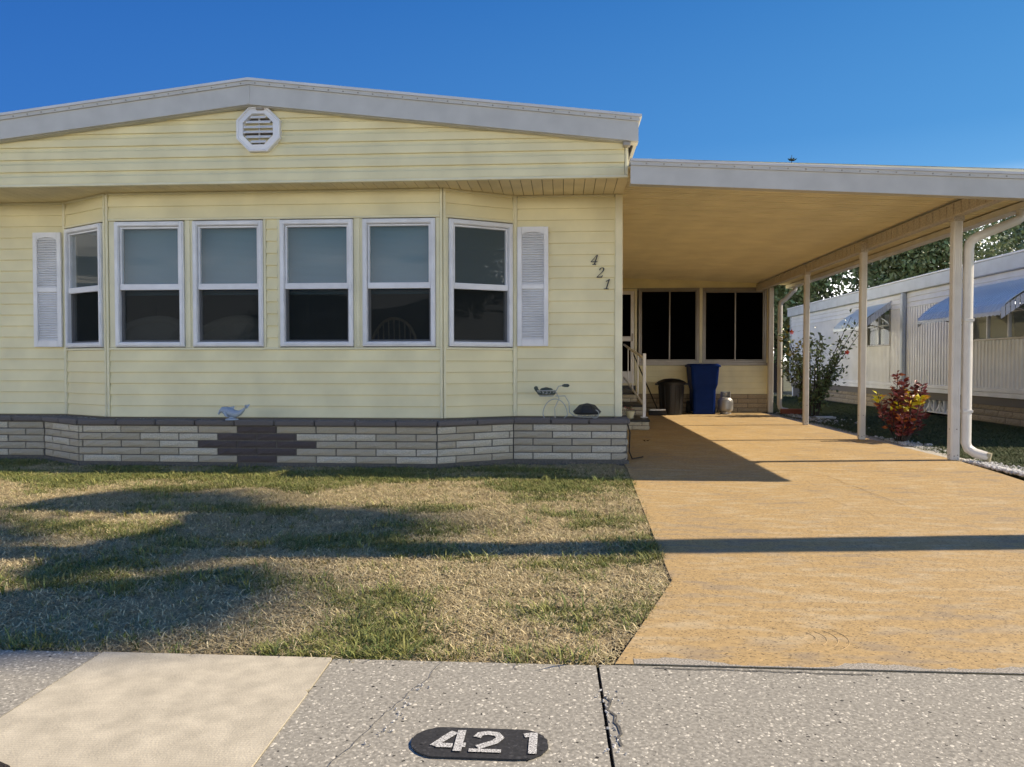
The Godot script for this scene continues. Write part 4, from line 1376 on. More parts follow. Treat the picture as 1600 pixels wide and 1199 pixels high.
		block(st, "tread", M.black, Transform3D.IDENTITY, 0.66, hh, (zz - 1.02 if zz > -13.5 else -16.34), 1.335, hh + 0.034, zz + 0.02, 0.006)
	b = MB.new()
	b.cbox(1.262, 0.16, -12.33, 1.312, 1.18, -12.28, 0.006)
	b.cbox(1.232, 0.161, -12.36, 1.342, 0.171, -12.25, 0.003)
	put(b, "rail_post", M.white, st)
	for q in [[1.10, 1.42, 0.022], [0.36, 0.72, 0.018]]:
		var r := MB.new()
		r.tube([Vector3(1.287, q[0], -12.34), Vector3(1.287, q[1], -16.34)], q[2], 8)
		put(r, "rail", M.white, st)
	for i in 3:
		var r := MB.new()
		var zz := -13.35 - i
		r.tube([Vector3(1.287, 0.36 + 0.09 * (-zz - 12.34), zz), Vector3(1.287, 1.10 + 0.08 * (-zz - 12.34), zz)], 0.012, 6)
		put(r, "baluster", M.white, st)
	# pot on the step
	var pot := node("flower_pot", self, shift(1.05, 0.16, -12.15))
	tag(pot, "small cream flower pot with pink blooms on the bottom step", "flower pot")
	b = MB.new()
	b.lathe([Vector2(0.0, 0.0), Vector2(0.05, 0.0), Vector2(0.07, 0.10), Vector2(0.075, 0.11), Vector2(0.06, 0.10), Vector2(0.0, 0.095)], 18)
	put(b, "pot", M.trim, pot)
	b = MB.new()
	var rr := RandomNumberGenerator.new()
	rr.seed = 5
	for i in 70:
		b.col = Color(0.42, 0.10, 0.14) if i % 3 == 0 else Color(0.06, 0.10, 0.03)
		var p := Vector3(rr.randfn() * 0.035, 0.12 + rr.randf() * 0.06, rr.randfn() * 0.035)
		var dd := Vector3(rr.randfn(), rr.randf(), rr.randfn()).normalized() * 0.035
		var s := dd.cross(Vector3.UP).normalized() * 0.011
		b.quad(p, p + dd * 0.5 + s, p + dd, p + dd * 0.5 - s)
	put(b, "blooms", M.petal, pot)
	# broom leaning by the door
	var br := node("broom", self, shift(1.86, 0.0, -15.3))
	tag(br, "thin dark broom leaning between the steps and black bin", "broom")
	b = MB.new()
	b.tube([Vector3(0.0, 0.12, 0), Vector3(-0.42, 1.32, -1.02)], 0.013, 7)
	put(b, "handle", M.black, br)
	b = MB.new()
	b.cbox(-0.16, 0.09, -0.04, 0.16, 0.13, 0.03, 0.008)
	put(b, "head", M.galv, br)
	b = MB.new()
	b.cbox(-0.17, 0.0, -0.045, 0.17, 0.089, 0.04, 0.006)
	put(b, "bristles", M.rubber, br)
	bins()

func tapered(b: MB, w0: float, d0: float, w1: float, d1: float, y0: float, y1: float, ch: float) -> void:
	var pr := []
	for q in [[w0, d0, y0], [w1, d1, y1]]:
		var ring_ := []
		for k in rrect(q[0], q[1], ch): ring_.append(Vector3(k.x, q[2], -k.y))
		pr.append(ring_)
	var m: int = pr[0].size()
	for k in m:
		var k2 := (k + 1) % m
		b.quad(pr[0][k], pr[0][k2], pr[1][k2], pr[1][k])
	for k in range(1, m - 1):
		b.tri(pr[0][0], pr[0][k + 1], pr[0][k]); b.tri(pr[1][0], pr[1][k], pr[1][k + 1])

func bins() -> void:
	var bl := node("recycling_bin", self, shift(2.845, 0.0, -15.92))
	tag(bl, "tall blue wheeled recycling bin against the porch wall", "bin")
	var b := MB.new()
	tapered(b, 0.44, 0.46, 0.46, 0.50, 0.05, 0.50, 0.05); tapered(b, 0.46, 0.50, 0.52, 0.58, 0.50, 0.60, 0.05); tapered(b, 0.52, 0.58, 0.57, 0.64, 0.60, 0.96, 0.05)
	put(b, "body", M.bin_blue, bl)
	b = MB.new()
	tapered(b, 0.62, 0.70, 0.62, 0.70, 0.955, 0.985, 0.05); tapered(b, 0.62, 0.70, 0.52, 0.58, 0.985, 1.02, 0.05)
	put(b, "lid", M.bin_blue, bl)
	b = MB.new()
	b.tube([Vector3(-0.25, 0.95, -0.37), Vector3(0.25, 0.95, -0.37)], 0.016, 8)
	put(b, "handle", M.bin_blue, bl)
	for s in [-0.25, 0.25]:
		b = MB.new()
		b.tube([Vector3(s - 0.03, 0.125, -0.2), Vector3(s + 0.03, 0.125, -0.2)], 0.125, 18)
		put(b, "wheel", M.rubber, bl)
	b = MB.new()
	b.cbox(-0.22, 0.0, 0.10, 0.22, 0.06, 0.23, 0.01)
	put(b, "foot", M.bin_blue, bl)
	var bk := node("trash_can", self, shift(2.17, 0.0, -15.6))
	tag(bk, "short black trash can with domed lid beside blue bin", "trash can")
	b = MB.new()
	b.lathe([Vector2(0.0, 0.0), Vector2(0.21, 0.0), Vector2(0.215, 0.02), Vector2(0.255, 0.60), Vector2(0.262, 0.62)], 28)
	for k in 14:
		var a := TAU * k / 14
		b.tube([Vector3(cos(a) * 0.213, 0.03, sin(a) * 0.213), Vector3(cos(a) * 0.253, 0.57, sin(a) * 0.253)], 0.010, 5)
	put(b, "body", M.black, bk)
	b = MB.new()
	b.lathe([Vector2(0.262, 0.61), Vector2(0.290, 0.61), Vector2(0.295, 0.645), Vector2(0.25, 0.675), Vector2(0.15, 0.715), Vector2(0.0, 0.73)], 28)
	put(b, "lid", M.black, bk)
	for s in [-1, 1]:
		b = MB.new()
		b.cbox(s * 0.285 - 0.035, 0.59, -0.07, s * 0.285 + 0.035, 0.63, 0.07, 0.008)
		put(b, "handle", M.black, bk)
	var pt := node("propane_tank", self, shift(3.30, 0.0, -15.87))
	tag(pt, "silvery propane cylinder standing to the right of blue bin", "gas cylinder")
	b = MB.new()
	b.lathe([Vector2(0.0, 0.03), Vector2(0.10, 0.035), Vector2(0.145, 0.07), Vector2(0.152, 0.11), Vector2(0.152, 0.25), Vector2(0.145, 0.285), Vector2(0.11, 0.325), Vector2(0.05, 0.345), Vector2(0.0, 0.348)], 28)
	put(b, "tank", M.galv, pt)
	b = MB.new()
	b.lathe([Vector2(0.105, 0.0), Vector2(0.112, 0.0), Vector2(0.112, 0.05), Vector2(0.105, 0.05)], 24)
	put(b, "foot_ring", M.galv, pt)
	b = MB.new()
	for k in 20:
		var a := 0.9 + (TAU - 1.8) * k / 20.0
		var a2 := 0.9 + (TAU - 1.8) * (k + 1) / 20.0
		b.quad(Vector3(sin(a) * 0.10, 0.325, cos(a) * 0.10), Vector3(sin(a2) * 0.10, 0.325, cos(a2) * 0.10), Vector3(sin(a2) * 0.10, 0.45, cos(a2) * 0.10), Vector3(sin(a) * 0.10, 0.45, cos(a) * 0.10))
		b.quad(Vector3(sin(a2) * 0.096, 0.325, cos(a2) * 0.096), Vector3(sin(a) * 0.096, 0.325, cos(a) * 0.096), Vector3(sin(a) * 0.096, 0.45, cos(a) * 0.096), Vector3(sin(a2) * 0.096, 0.45, cos(a2) * 0.096))
	put(b, "collar", M.galv, pt)
	b = MB.new()
	b.tube([Vector3(0, 0.345, 0), Vector3(0, 0.40, 0)], 0.02, 10)
	b.tube([Vector3(0, 0.40, 0), Vector3(0, 0.425, 0)], 0.03, 10)
	put(b, "valve", M.alu, pt)

# ---------------------------------------------------------------- white home next door
func awning(parent: Node, z0: float, z1: float, y_top: float, y_low: float, proj: float) -> void:
	var aw := node("awning", parent)
	var xw := 7.35
	var pr := []                                                   # section from wall to lip
	for k in 9:
		var t := k / 8.0
		var drop := t * 0.80 + 0.20 * pow(t, 5.0)
		pr.append(Vector2(xw - proj * (t if t < 0.9 else 0.9 + (t - 0.9) * 0.6), lerpf(y_top, y_low + 0.06, drop)))
	pr.append(Vector2(pr[-1].x - 0.004, y_low))
	var n := int((z1 - z0) / 0.105)
	var b := MB.new()
	for i in n:
		for sub in 2:                                              # raised and lowered halves of each slat
			var za := z0 + (z1 - z0) * (i + sub * 0.5) / n
			var zb := z0 + (z1 - z0) * (i + sub * 0.5 + 0.5) / n
			var lift := 0.010 if sub == 0 else 0.0
			for k in pr.size() - 1:
				var p: Vector2 = pr[k]
				var q: Vector2 = pr[k + 1]
				b.quad(Vector3(p.x, p.y + lift, za), Vector3(q.x - lift * 0.3, q.y + lift, za), Vector3(q.x - lift * 0.3, q.y + lift, zb), Vector3(p.x, p.y + lift, zb))
				b.quad(Vector3(p.x, p.y + 0.010, zb), Vector3(q.x - 0.003, q.y + 0.010, zb), Vector3(q.x, q.y, zb), Vector3(p.x, p.y, zb))
	put(b, "canopy", M.awning, aw)
	for z in [z0 - 0.006, z1 + 0.006]:
		b = MB.new()
		var m := 12
		for i in m:
			var t0 := i / float(m) + 0.006
			var t1 := (i + 1) / float(m) - 0.006
			var a: Vector2 = pr[0].lerp(pr[-2], t0)
			var c: Vector2 = pr[0].lerp(pr[-2], t1)
			for zz in [z, z + 0.004]:
				b.quad(Vector3(a.x, a.y - 0.115, zz), Vector3(c.x, c.y - 0.115, zz), Vector3(c.x, c.y + 0.05, zz), Vector3(a.x, a.y + 0.05, zz))
		put(b, "side_valance", M.awning_edge, aw)
	b = MB.new()
	for z in [z0 + 0.05, z1 - 0.05]: b.tube([Vector3(pr[7].x, pr[7].y - 0.02, z), Vector3(xw - 0.01, y_low - 0.02, z)], 0.010, 6)
	put(b, "arm", M.alu, aw)

func ribbed(parent: Node, f: Transform3D, s0: float, s1: float, y0: float, y1: float, pitch: float, depth: float) -> void:
	var s := s0
	while s < s1 - 0.01:
		var e := minf(s + pitch * 8, s1)
		var b := MB.new()
		var x := s
		while x < e - 0.001:
			var p := [[0.0, 0.0], [0.46, 0.0], [0.56, depth], [0.90, depth], [1.0, 0.0]]
			for k in 4:
				var a := minf(x + p[k][0] * pitch, e)
				var c := minf(x + p[k + 1][0] * pitch, e)
				b.quad(Vector3(a, y0, p[k][1]), Vector3(c, y0, p[k + 1][1]), Vector3(c, y1, p[k + 1][1]), Vector3(a, y1, p[k][1]))
			x += pitch
		put(b, "wall_panel", M.nb_white, parent, f)
		s = e

func neighbour() -> void:
	var nh := node("neighbour_home")
	tag(nh, "white ribbed mobile home with blue awnings beyond the carport", "house")
	var zf := -25.4
	var f := fr(7.35, zf, 7.35, -10.2)
	var at := func(z: float) -> float: return z - zf
	# wall panels round the two windows
	var wA := [at.call(-19.12), at.call(-17.82), 1.43, 2.36]
	var wB := [at.call(-14.50), at.call(-11.95), 1.42, 2.34]
	var end: float = at.call(-10.2)
	var mid: float = at.call(-17.05)
	ribbed(nh, f, 0.0, wA[0], 0.60, 2.22, 0.075, 0.007); ribbed(nh, f, wA[1], mid, 0.60, 2.22, 0.075, 0.007)
	ribbed(nh, f, wA[0], wA[1], 0.60, wA[2], 0.075, 0.007)
	ribbed(nh, f, mid, wB[0], 0.60, 2.22, 0.112, 0.013); ribbed(nh, f, wB[1], end, 0.60, 2.22, 0.112, 0.013)
	ribbed(nh, f, wB[0], wB[1], 0.60, wB[2], 0.112, 0.013)
	for k in 3:
		plank(nh, f, 0.0, end, 2.22 + k * 0.107, 0.107, 1e9, 1e9, "wall_plank", M.nb_white)
	block(nh, "wall", M.interior, f, 0.0, 0.3, -0.12, wA[0], 2.6, -0.02, 0); block(nh, "wall", M.interior, f, wA[1], 0.3, -0.12, wB[0], 2.6, -0.02, 0)
	block(nh, "wall", M.interior, f, wB[1], 0.3, -0.12, end, 2.6, -0.02, 0)
	for w in [wA, wB]: block(nh, "wall", M.interior, f, w[0], 0.3, -0.12, w[1], w[2], -0.02, 0)
	block(nh, "wall", M.nb_white, Transform3D.IDENTITY, 7.40, 0.0, -10.3, 12.0, 2.6, -10.2, 0)
	block(nh, "wall", M.nb_white, Transform3D.IDENTITY, 7.40, 0.0, -25.4, 12.0, 2.6, -25.3, 0)
	block(nh, "wall", M.nb_white, Transform3D.IDENTITY, 11.9, 0.0, -25.3, 12.0, 2.6, -10.3, 0)
	block(nh, "floor", M.carpet, Transform3D.IDENTITY, 7.47, 0.5, -25.3, 11.9, 0.6, -10.3, 0)
	block(nh, "sill_band", M.nb_white, f, -0.02, 0.53, -0.05, end, 0.60, 0.022)
	block(nh, "sill_band", M.nb_white, f, -0.02, 0.445, -0.05, end, 0.527, 0.014)
	block(nh, "corner_post", M.nb_trim, f, -0.03, 0.53, -0.05, 0.06, 2.54, 0.03)
	block(nh, "fascia", M.nb_trim, f, -0.10, 2.545, -0.02, end + 0.1, 2.79, 0.09, 0.008)
	block(nh, "roof_edge", M.nb_white, f, -0.12, 2.791, -0.06, end + 0.12, 2.825, 0.105, 0.006)
	block(nh, "roof", M.roof, Transform3D.IDENTITY, 7.28, 2.78, -25.5, 12.2, 2.82, -10.1, 0)
	block(nh, "drain_pipe", M.nb_trim, f, mid - 0.055, 0.45, 0.016, mid + 0.055, 2.54, 0.10, 0.012)
	# windows
	for w in [[wA, 1, 1], [wB, 3, 1]]:
		var q: Array = w[0]
		var wn := node("window", nh, f)
		var b := MB.new()
		b.ring(q[0], q[2], q[1], q[3], 0.035, -0.06, 0.020)
		put(b, "frame", M.alu, wn)
		var n: int = w[1]
		b = MB.new()
		for k in n: b.cbox(q[0] + (q[1] - q[0]) * (k + 1) / (n + 1) - 0.02, q[2] + 0.03, -0.04, q[0] + (q[1] - q[0]) * (k + 1) / (n + 1) + 0.02, q[3] - 0.03, 0.014, 0.003)
		b.cbox(q[0] + 0.03, (q[2] + q[3]) / 2 - 0.015, -0.035, q[1] - 0.03, (q[2] + q[3]) / 2 + 0.015, 0.012, 0.003)
		put(b, "glazing_bar", M.frame, wn)
		for k in n + 1:
			b = MB.new()
			var a: float = q[0] + 0.02 + (q[1] - q[0] - 0.04) * k / (n + 1)
			var c: float = q[0] + 0.02 + (q[1] - q[0] - 0.04) * (k + 1) / (n + 1)
			b.quad(Vector3(a, q[2] + 0.02, -0.015), Vector3(c, q[2] + 0.02, -0.015), Vector3(c, q[3] - 0.02, -0.015), Vector3(a, q[3] - 0.02, -0.015))
			put(b, "pane", M.glass, wn)
		b = MB.new()
		var folds := 40
		for k in folds:
			var a := lerpf(q[0] + 0.05, q[0] + (q[1] - q[0]) * 0.45, k / float(folds))
			var c := lerpf(q[0] + 0.05, q[0] + (q[1] - q[0]) * 0.45, (k + 1) / float(folds))
			b.quad(Vector3(a, q[2], -0.16 + 0.015 * (k % 2)), Vector3(c, q[2], -0.16 + 0.015 * ((k + 1) % 2)), Vector3(c, q[3], -0.16 + 0.015 * ((k + 1) % 2)), Vector3(a, q[3], -0.16 + 0.015 * (k % 2)))
		put(b, "curtain", M.cushion, wn)
	awning(nh, -19.45, -17.78, 2.40, 1.80, 0.72)
	awning(nh, -14.65, -11.96, 2.38, 1.74, 0.86)
	# brick skirt with a pierced block vent
	var lat0: float = at.call(-16.30)
	var lat1: float = at.call(-15.05)
	var fs := Transform3D(f.basis, f.origin + Vector3(0.05, 0, 0))
	var mats := [M.tan_brick, M.tan_brick_b]
	lay(nh, Transform3D(fs.basis, fs.origin + Vector3(0, 0, 2.0)), lat0 - 2.0, 0.0, 4, 0.11, 0.42, 0.010, 0.0, mats)
	lay(nh, Transform3D(fs.basis, fs.origin + Vector3(0, 0, lat1)), end - lat1, 0.0, 4, 0.11, 0.42, 0.010, 0.0, mats)
	block(nh, "skirt_backing", M.mortar, fs, 0.0, -0.1, -0.10, lat0, 0.444, -0.004, 0); block(nh, "skirt_backing", M.mortar, fs, lat1, -0.1, -0.10, end, 0.444, -0.004, 0)
	block(nh, "crawl_dark_sheet", M.black, fs, lat0, -0.1, -0.30, lat1, 0.44, -0.28, 0)  # black sheet stands in for the darkness behind the pierced blocks
	for k in 3:
		var w := (lat1 - lat0) / 3.0
		var x0 := lat0 + k * w
		var b := MB.new()
		b.ring(x0 + 0.004, 0.04, x0 + w - 0.004, 0.44, 0.022, -0.08, 0.0)
		var cx := x0 + w / 2
		var ends := [[x0 + 0.03, 0.06], [x0 + w - 0.03, 0.06], [x0 + w - 0.03, 0.42], [x0 + 0.03, 0.42]]
		for q in ends:
			b.tube([Vector3(q[0], q[1], -0.04), Vector3(lerpf(q[0], cx, 0.62), lerpf(q[1], 0.24, 0.42), -0.04), Vector3(cx, 0.24, -0.04)], 1.0, 4, rrect(0.07, 0.03, 0.004), Vector3(0, 0, 1))
		b.cbox(cx - 0.012, 0.06, -0.07, cx + 0.012, 0.42, -0.012, 0.002)
		put(b, "pierced_block", M.nb_white, nh, fs)

# ---------------------------------------------------------------- shrubs beside the drive
func leafy(b: MB, p: Vector3, d: Vector3, l: float, w: float, r: RandomNumberGenerator) -> void:
	var s := d.cross(Vector3(r.randfn(), r.randfn(), r.randfn())).normalized()
	var u := s.cross(d)
	var m := p + d * l * 0.5 + u * l * 0.10
	var e := p + d * l - u * l * 0.05
	b.tri(p, m + s * w, m - u * w * 0.3); b.tri(p, m - u * w * 0.3, m - s * w)
	b.tri(m + s * w, e, m - u * w * 0.3); b.tri(m - u * w * 0.3, e, m - s * w)

func garden() -> void:
	var r := RandomNumberGenerator.new()
	r.seed = 77
	# hibiscus
	var hb := node("hibiscus_bush", self, shift(4.86, -0.03, -15.35))
	tag(hb, "tall leggy hibiscus bush with red blooms behind the posts", "bush")
	var st := MB.new()
	var lf := MB.new()
	var tips := []
	for k in 26:
		var a := r.randf() * TAU
		var sp := r.randf_range(0.15, 0.75)
		var h := r.randf_range(0.9, 1.75)
		if k < 3: a = -0.1 + 0.15 * k; sp = 1.0 - 0.15 * k; h = 1.75 + 0.1 * k
		if k == 3: a = PI * 0.9; sp = 0.55; h = 1.62
		var tip := Vector3(cos(a) * sp, h, sin(a) * sp * 0.7)
		var root := Vector3(cos(a) * 0.10, 0, sin(a) * 0.10)
		var m := root.lerp(tip, 0.45) + Vector3(-tip.x * 0.12, 0.12, -tip.z * 0.12)
		st.tube([root, m, tip], [0.014, 0.010, 0.004], 5)
		tips.append(tip)
		for i in (90 if k >= 4 else 46):
			var t := pow(r.randf(), 0.75) if k >= 4 else r.randf_range(0.25, 1.0)
			if t < 0.18: continue
			var q := root.lerp(m, t * 2) if t < 0.5 else m.lerp(tip, t * 2 - 1)
			q += Vector3(r.randfn(), r.randfn(), r.randfn()) * 0.055
			var d := Vector3(r.randfn(), r.randfn() * 0.7 + 0.1, r.randfn()).normalized()
			var g := r.randf_range(0.55, 1.3)
			lf.col = Color(0.15 * g, 0.20 * g, 0.085 * g)
			if q.x < -0.25 and q.y > 1.2 and r.randf() < 0.5: lf.col = Color(0.36, 0.30, 0.05)
			leafy(lf, q, d, r.randf_range(0.06, 0.11), r.randf_range(0.018, 0.030), r)
	put(st, "stems", M.bark, hb)
	put(lf, "foliage", M.leaf, hb).set_meta("kind", "stuff")
	for q in [Vector3(-0.46, 1.66, 0.15), Vector3(0.62, 1.27, 0.1)]:
		var fl := MB.new()
		for k in 5:
			var a := TAU * k / 5
			fl.col = Color(0.55, 0.02, 0.015)
			for i in 3:
				var a2 := a + (i - 1) * 0.42
				var a3 := a2 + 0.42
				fl.tri(Vector3.ZERO, Vector3(cos(a2), sin(a2), 0.7) * (0.030 + 0.02 * i), Vector3(cos(a3), sin(a3), 0.4) * (0.05 - 0.012 * i))
		fl.col = Color(0.7, 0.45, 0.1)
		fl.tube([Vector3.ZERO, Vector3(0, 0.01, 0.07)], 0.005, 5)
		put(fl, "flower", M.petal, hb, Transform3D(Basis(Vector3.UP, r.randf_range(-0.6, 0.3)), q))
	# croton
	var cr := node("croton_bush", self, shift(4.42, -0.03, -10.35))
	tag(cr, "low croton bush with maroon and yellow leaves by middle post", "bush")
	st = MB.new()
	lf = MB.new()
	for k in 30:
		var a := r.randf() * TAU
		var sp := r.randf_range(0.05, 0.36)
		var h := r.randf_range(0.35, 0.74)
		if k < 3: sp = 0.06 + 0.05 * k; h = 0.92 - 0.07 * k
		var tip := Vector3(cos(a) * sp, h, sin(a) * sp)
		if k == 3: tip = Vector3(0.25, 0.78, 0.05)
		var root := Vector3(cos(a) * 0.05, 0, sin(a) * 0.05)
		var m := root.lerp(tip, 0.5) + Vector3(tip.x * 0.15, 0, tip.z * 0.15)
		st.tube([root, m, tip], [0.010, 0.008, 0.004], 5)
		for i in 42:
			var t := 1.0 - 0.72 * pow(r.randf(), 1.3)
			if k < 4: t = 1.0 - 0.35 * r.randf()
			var q := root.lerp(m, t * 2) if t < 0.5 else m.lerp(tip, t * 2 - 1)
			var aa := r.randf() * TAU
			var d := Vector3(cos(aa), r.randf_range(-0.15, 0.9), sin(aa)).normalized()
			var g := r.randf_range(0.5, 1.4)
			lf.col = Color(0.19 * g, 0.040 * g, 0.036 * g)
			if r.randf() < 0.2: lf.col = Color(0.42 * g, 0.12 * g, 0.03)
			if k % 2 == 0 and k > 3 and t > 0.8 and q.y > 0.42: lf.col = Color(0.68, 0.52 * minf(g, 1.1) + 0.05, 0.03)
			leafy(lf, q, d, r.randf_range(0.07, 0.12), r.randf_range(0.014, 0.024), r)
	put(st, "stems", M.bark, cr)
	put(lf, "foliage", M.leaf, cr).set_meta("kind", "stuff")
	# white stones along the edge of the drive
	var xs := []
	var cs := []
	for k in 1500:
		var z := 0.0
		var x := 0.0
		match k % 3:
			0: z = -10.1 + r.randfn() * 0.38; x = 4.27 + absf(r.randfn()) * 0.13
			1: z = -15.0 + r.randfn() * 0.7; x = 4.55 + absf(r.randfn()) * 0.25 - 0.1
			2: z = -7.75 + r.randfn() * 0.35; x = 4.20 + absf(r.randfn()) * 0.12
		xs.append(Transform3D(Basis.from_euler(Vector3(r.randf(), r.randf(), r.randf()) * 6).scaled(Vector3.ONE * r.randf_range(0.5, 1.3)), Vector3(x, -0.012, z)))
		var g := r.randf_range(0.45, 0.85)
		cs.append(Color(g, g * 0.98, g * 0.94))
	var s := MB.new()
	s.cbox(-0.018, -0.011, -0.014, 0.018, 0.011, 0.014, 0.006)
	tag(multi("white_stones", s.mesh(), M.petal, xs, cs, self), "loose white stones along the driveway's lawn edge", "stones", "", "stuff")
	# splash block and edging brick
	var sb := MB.new()
	sb.cbox(-0.18, 0.0, -0.10, 0.18, 0.03, 0.10, 0.006); sb.cbox(-0.18, 0.03, -0.10, 0.18, 0.06, -0.07, 0.006); sb.cbox(-0.18, 0.03, 0.07, 0.18, 0.06, 0.10, 0.006); sb.cbox(-0.18, 0.03, -0.069, -0.15, 0.058, 0.069, 0.006)
	tag(put(sb, "splash_block", M.nb_trim, self, shift(4.90, -0.03, -14.75)), "pale grey splash block lying on the side grass", "splash block")
	sb = MB.new()
	sb.cbox(-0.28, 0.0, -0.05, 0.28, 0.13, 0.05, 0.012)
	tag(put(sb, "edging_brick", M.terracotta, self, shift(4.72, -0.03, -16.0)), "dark red edging brick at the hibiscus foot", "brick")

# ---------------------------------------------------------------- ornaments on and around the planter
func ornaments() -> void:
	var dp := node("dolphin_statue", self, shift(-3.26, 0.456, -7.36))
	tag(dp, "pale blue leaping dolphin statue on the planter's cap", "statue")
	var b := MB.new()
	var path := [Vector3(-0.135, 0.055, 0.0), Vector3(-0.118, 0.085, 0.0), Vector3(-0.095, 0.098, 0.0), Vector3(-0.055, 0.092, 0), Vector3(-0.01, 0.072, 0), Vector3(0.04, 0.058, 0), Vector3(0.085, 0.070, 0), Vector3(0.118, 0.098, 0), Vector3(0.132, 0.118, 0)]
	b.tube(path, [0.008, 0.014, 0.032, 0.042, 0.047, 0.038, 0.025, 0.014, 0.008], 14)
	put(b, "body", M.statue, dp)
	b = MB.new()
	b.ext_z([Vector2(-0.035, 0.125), Vector2(0.02, 0.105), Vector2(0.03, 0.138)], -0.006, 0.006)
	put(b, "dorsal_fin", M.statue, dp)
	b = MB.new()
	for s in [-1, 1]:
		b.xf = Transform3D(Basis(Vector3.UP, 0.0), Vector3(0.128, 0.112, 0))
		var p := [Vector3(0, 0, 0), Vector3(0.012, 0.035, s * 0.022), Vector3(0.036, 0.042, s * 0.045), Vector3(0.022, 0.008, s * 0.012)]
		b.quad(p[0], p[1], p[2], p[3]); b.quad(p[3] + Vector3(0.005, -0.003, 0), p[2] + Vector3(0.004, -0.004, 0), p[1] + Vector3(0.006, -0.003, 0), p[0] + Vector3(0.005, -0.005, 0))
	put(b, "tail_fluke", M.statue, dp)
	b = MB.new()
	for s in [-1, 1]: b.tube([Vector3(-0.06, 0.075, s * 0.035), Vector3(-0.035, 0.045, s * 0.055), Vector3(-0.01, 0.03, s * 0.06)], [0.014, 0.011, 0.003], 7)
	put(b, "flipper", M.statue, dp)
	b = MB.new()
	b.lathe([Vector2(0.0, 0.0), Vector2(0.062, 0.0), Vector2(0.058, 0.012), Vector2(0.03, 0.018), Vector2(0.018, 0.045), Vector2(0.0, 0.05)], 16)
	put(b, "base", M.statue, dp)
	# wire tricycle stand
	var z := -7.86
	var wt := node("wire_tricycle_stand", self, shift(-0.14, 0.456, z))
	tag(wt, "thin wire tricycle plant stand on the planter's cap", "plant stand")
	var wr := 0.0048
	var basket := func(called: String, c: Vector3, w: float, d: float, h: float) -> void:
		var k := MB.new()
		for lv in [[0.0, 0.72], [h * 0.5, 0.88], [h, 1.0]]:
			var p := []
			for i in 21: p.append(c + Vector3(cos(TAU * i / 20) * w * lv[1], lv[0], sin(TAU * i / 20) * d * lv[1]))
			k.tube(p, wr * 1.1, 5)
		for i in 14:
			var a := TAU * i / 14
			k.tube([c + Vector3(cos(a) * w * 0.72, 0, sin(a) * d * 0.72), c + Vector3(cos(a + 0.2) * w, h, sin(a + 0.2) * d)], wr, 5)
		k.tube([c + Vector3(-w * 0.7, 0, 0), c + Vector3(w * 0.7, 0, 0)], wr, 5); k.tube([c + Vector3(0, 0, -d * 0.7), c + Vector3(0, 0, d * 0.7)], wr, 5)
		put(k, called, M.wire, wt)
	basket.call("front_basket", Vector3(-0.03, 0.225, 0.0), 0.095, 0.075, 0.055)
	basket.call("rear_basket", Vector3(0.385, 0.012, 0.0), 0.115, 0.075, 0.052)
	b = MB.new()
	var arc := []
	for i in 17:
		var a := PI * i / 16.0
		arc.append(Vector3(0.06 - cos(a) * 0.125, 0.03 + sin(a) * 0.165, 0.02))
	b.tube(arc, wr, 5)
	b.tube([Vector3(-0.065, 0.035, 0.02), Vector3(-0.05, 0.0, 0.04)], wr, 5); b.tube([Vector3(0.185, 0.03, 0.02), Vector3(0.15, 0.0, 0.04)], wr, 5)
	put(b, "front_wheel", M.wire, wt)
	b = MB.new()
	b.tube([Vector3(0.06, 0.28, 0), Vector3(0.10, 0.20, 0), Vector3(0.055, 0.10, 0), Vector3(0.06, 0.0, 0.01)], wr, 5)
	b.tube([Vector3(0.06, 0.225, 0), Vector3(0.16, 0.225, 0), Vector3(0.20, 0.16, 0), Vector3(0.205, 0.06, 0), Vector3(0.26, 0.015, 0), Vector3(0.30, 0.012, 0)], wr, 5)
	b.tube([Vector3(0.06, 0.26, 0), Vector3(0.095, 0.325, 0), Vector3(0.13, 0.33, 0)], wr, 5)
	put(b, "wire_frame", M.wire, wt)
	b = MB.new()
	for i in 2:
		var p := []
		for k in 15: p.append(Vector3(0.46 + 0.0 * i, 0.045 + sin(TAU * k / 14) * 0.042, (0.06 if i == 0 else -0.06)) + Vector3(cos(TAU * k / 14) * 0.042, 0, 0))
		b.tube(p, wr, 5)
	put(b, "rear_wheel", M.wire, wt)
	b = MB.new()
	b.tube([Vector3(0.13, 0.33, 0), Vector3(0.155, 0.332, 0), Vector3(0.19, 0.332, 0), Vector3(0.205, 0.331, 0)], [0.008, 0.016, 0.016, 0.006], 8)
	put(b, "saddle", M.stone_green, wt)
	# stone turtles in the baskets
	for q in [[Vector3(-0.17, 0.456 + 0.238, z), 0.85, M.stone_green, "grey green stone turtle in the raised wire basket", true], [Vector3(0.245, 0.456 + 0.040, z), 1.25, M.stone_dark, "dark domed stone turtle in the low wire basket", false]]:
		var tt := node("stone_turtle", self, Transform3D(Basis.IDENTITY.scaled(Vector3.ONE * q[1]), q[0]))
		tag(tt, q[3], "statue", "stone turtles")
		var sh := MB.new()
		sh.xf = Transform3D(Basis.IDENTITY.scaled(Vector3(1.0, 0.9, 0.75)), Vector3.ZERO)
		sh.lathe([Vector2(0.0, 0.0), Vector2(0.10, 0.0), Vector2(0.112, 0.018), Vector2(0.095, 0.045), Vector2(0.06, 0.078), Vector2(0.025, 0.092), Vector2(0.0, 0.095)], 14)
		for k in 6: sh.tube([Vector3(0, 0.096, 0), Vector3(cos(TAU * k / 6) * 0.06, 0.081, sin(TAU * k / 6) * 0.06), Vector3(cos(TAU * k / 6) * 0.112, 0.02, sin(TAU * k / 6) * 0.112)], 0.005, 5)
		put(sh, "shell", q[2], tt)
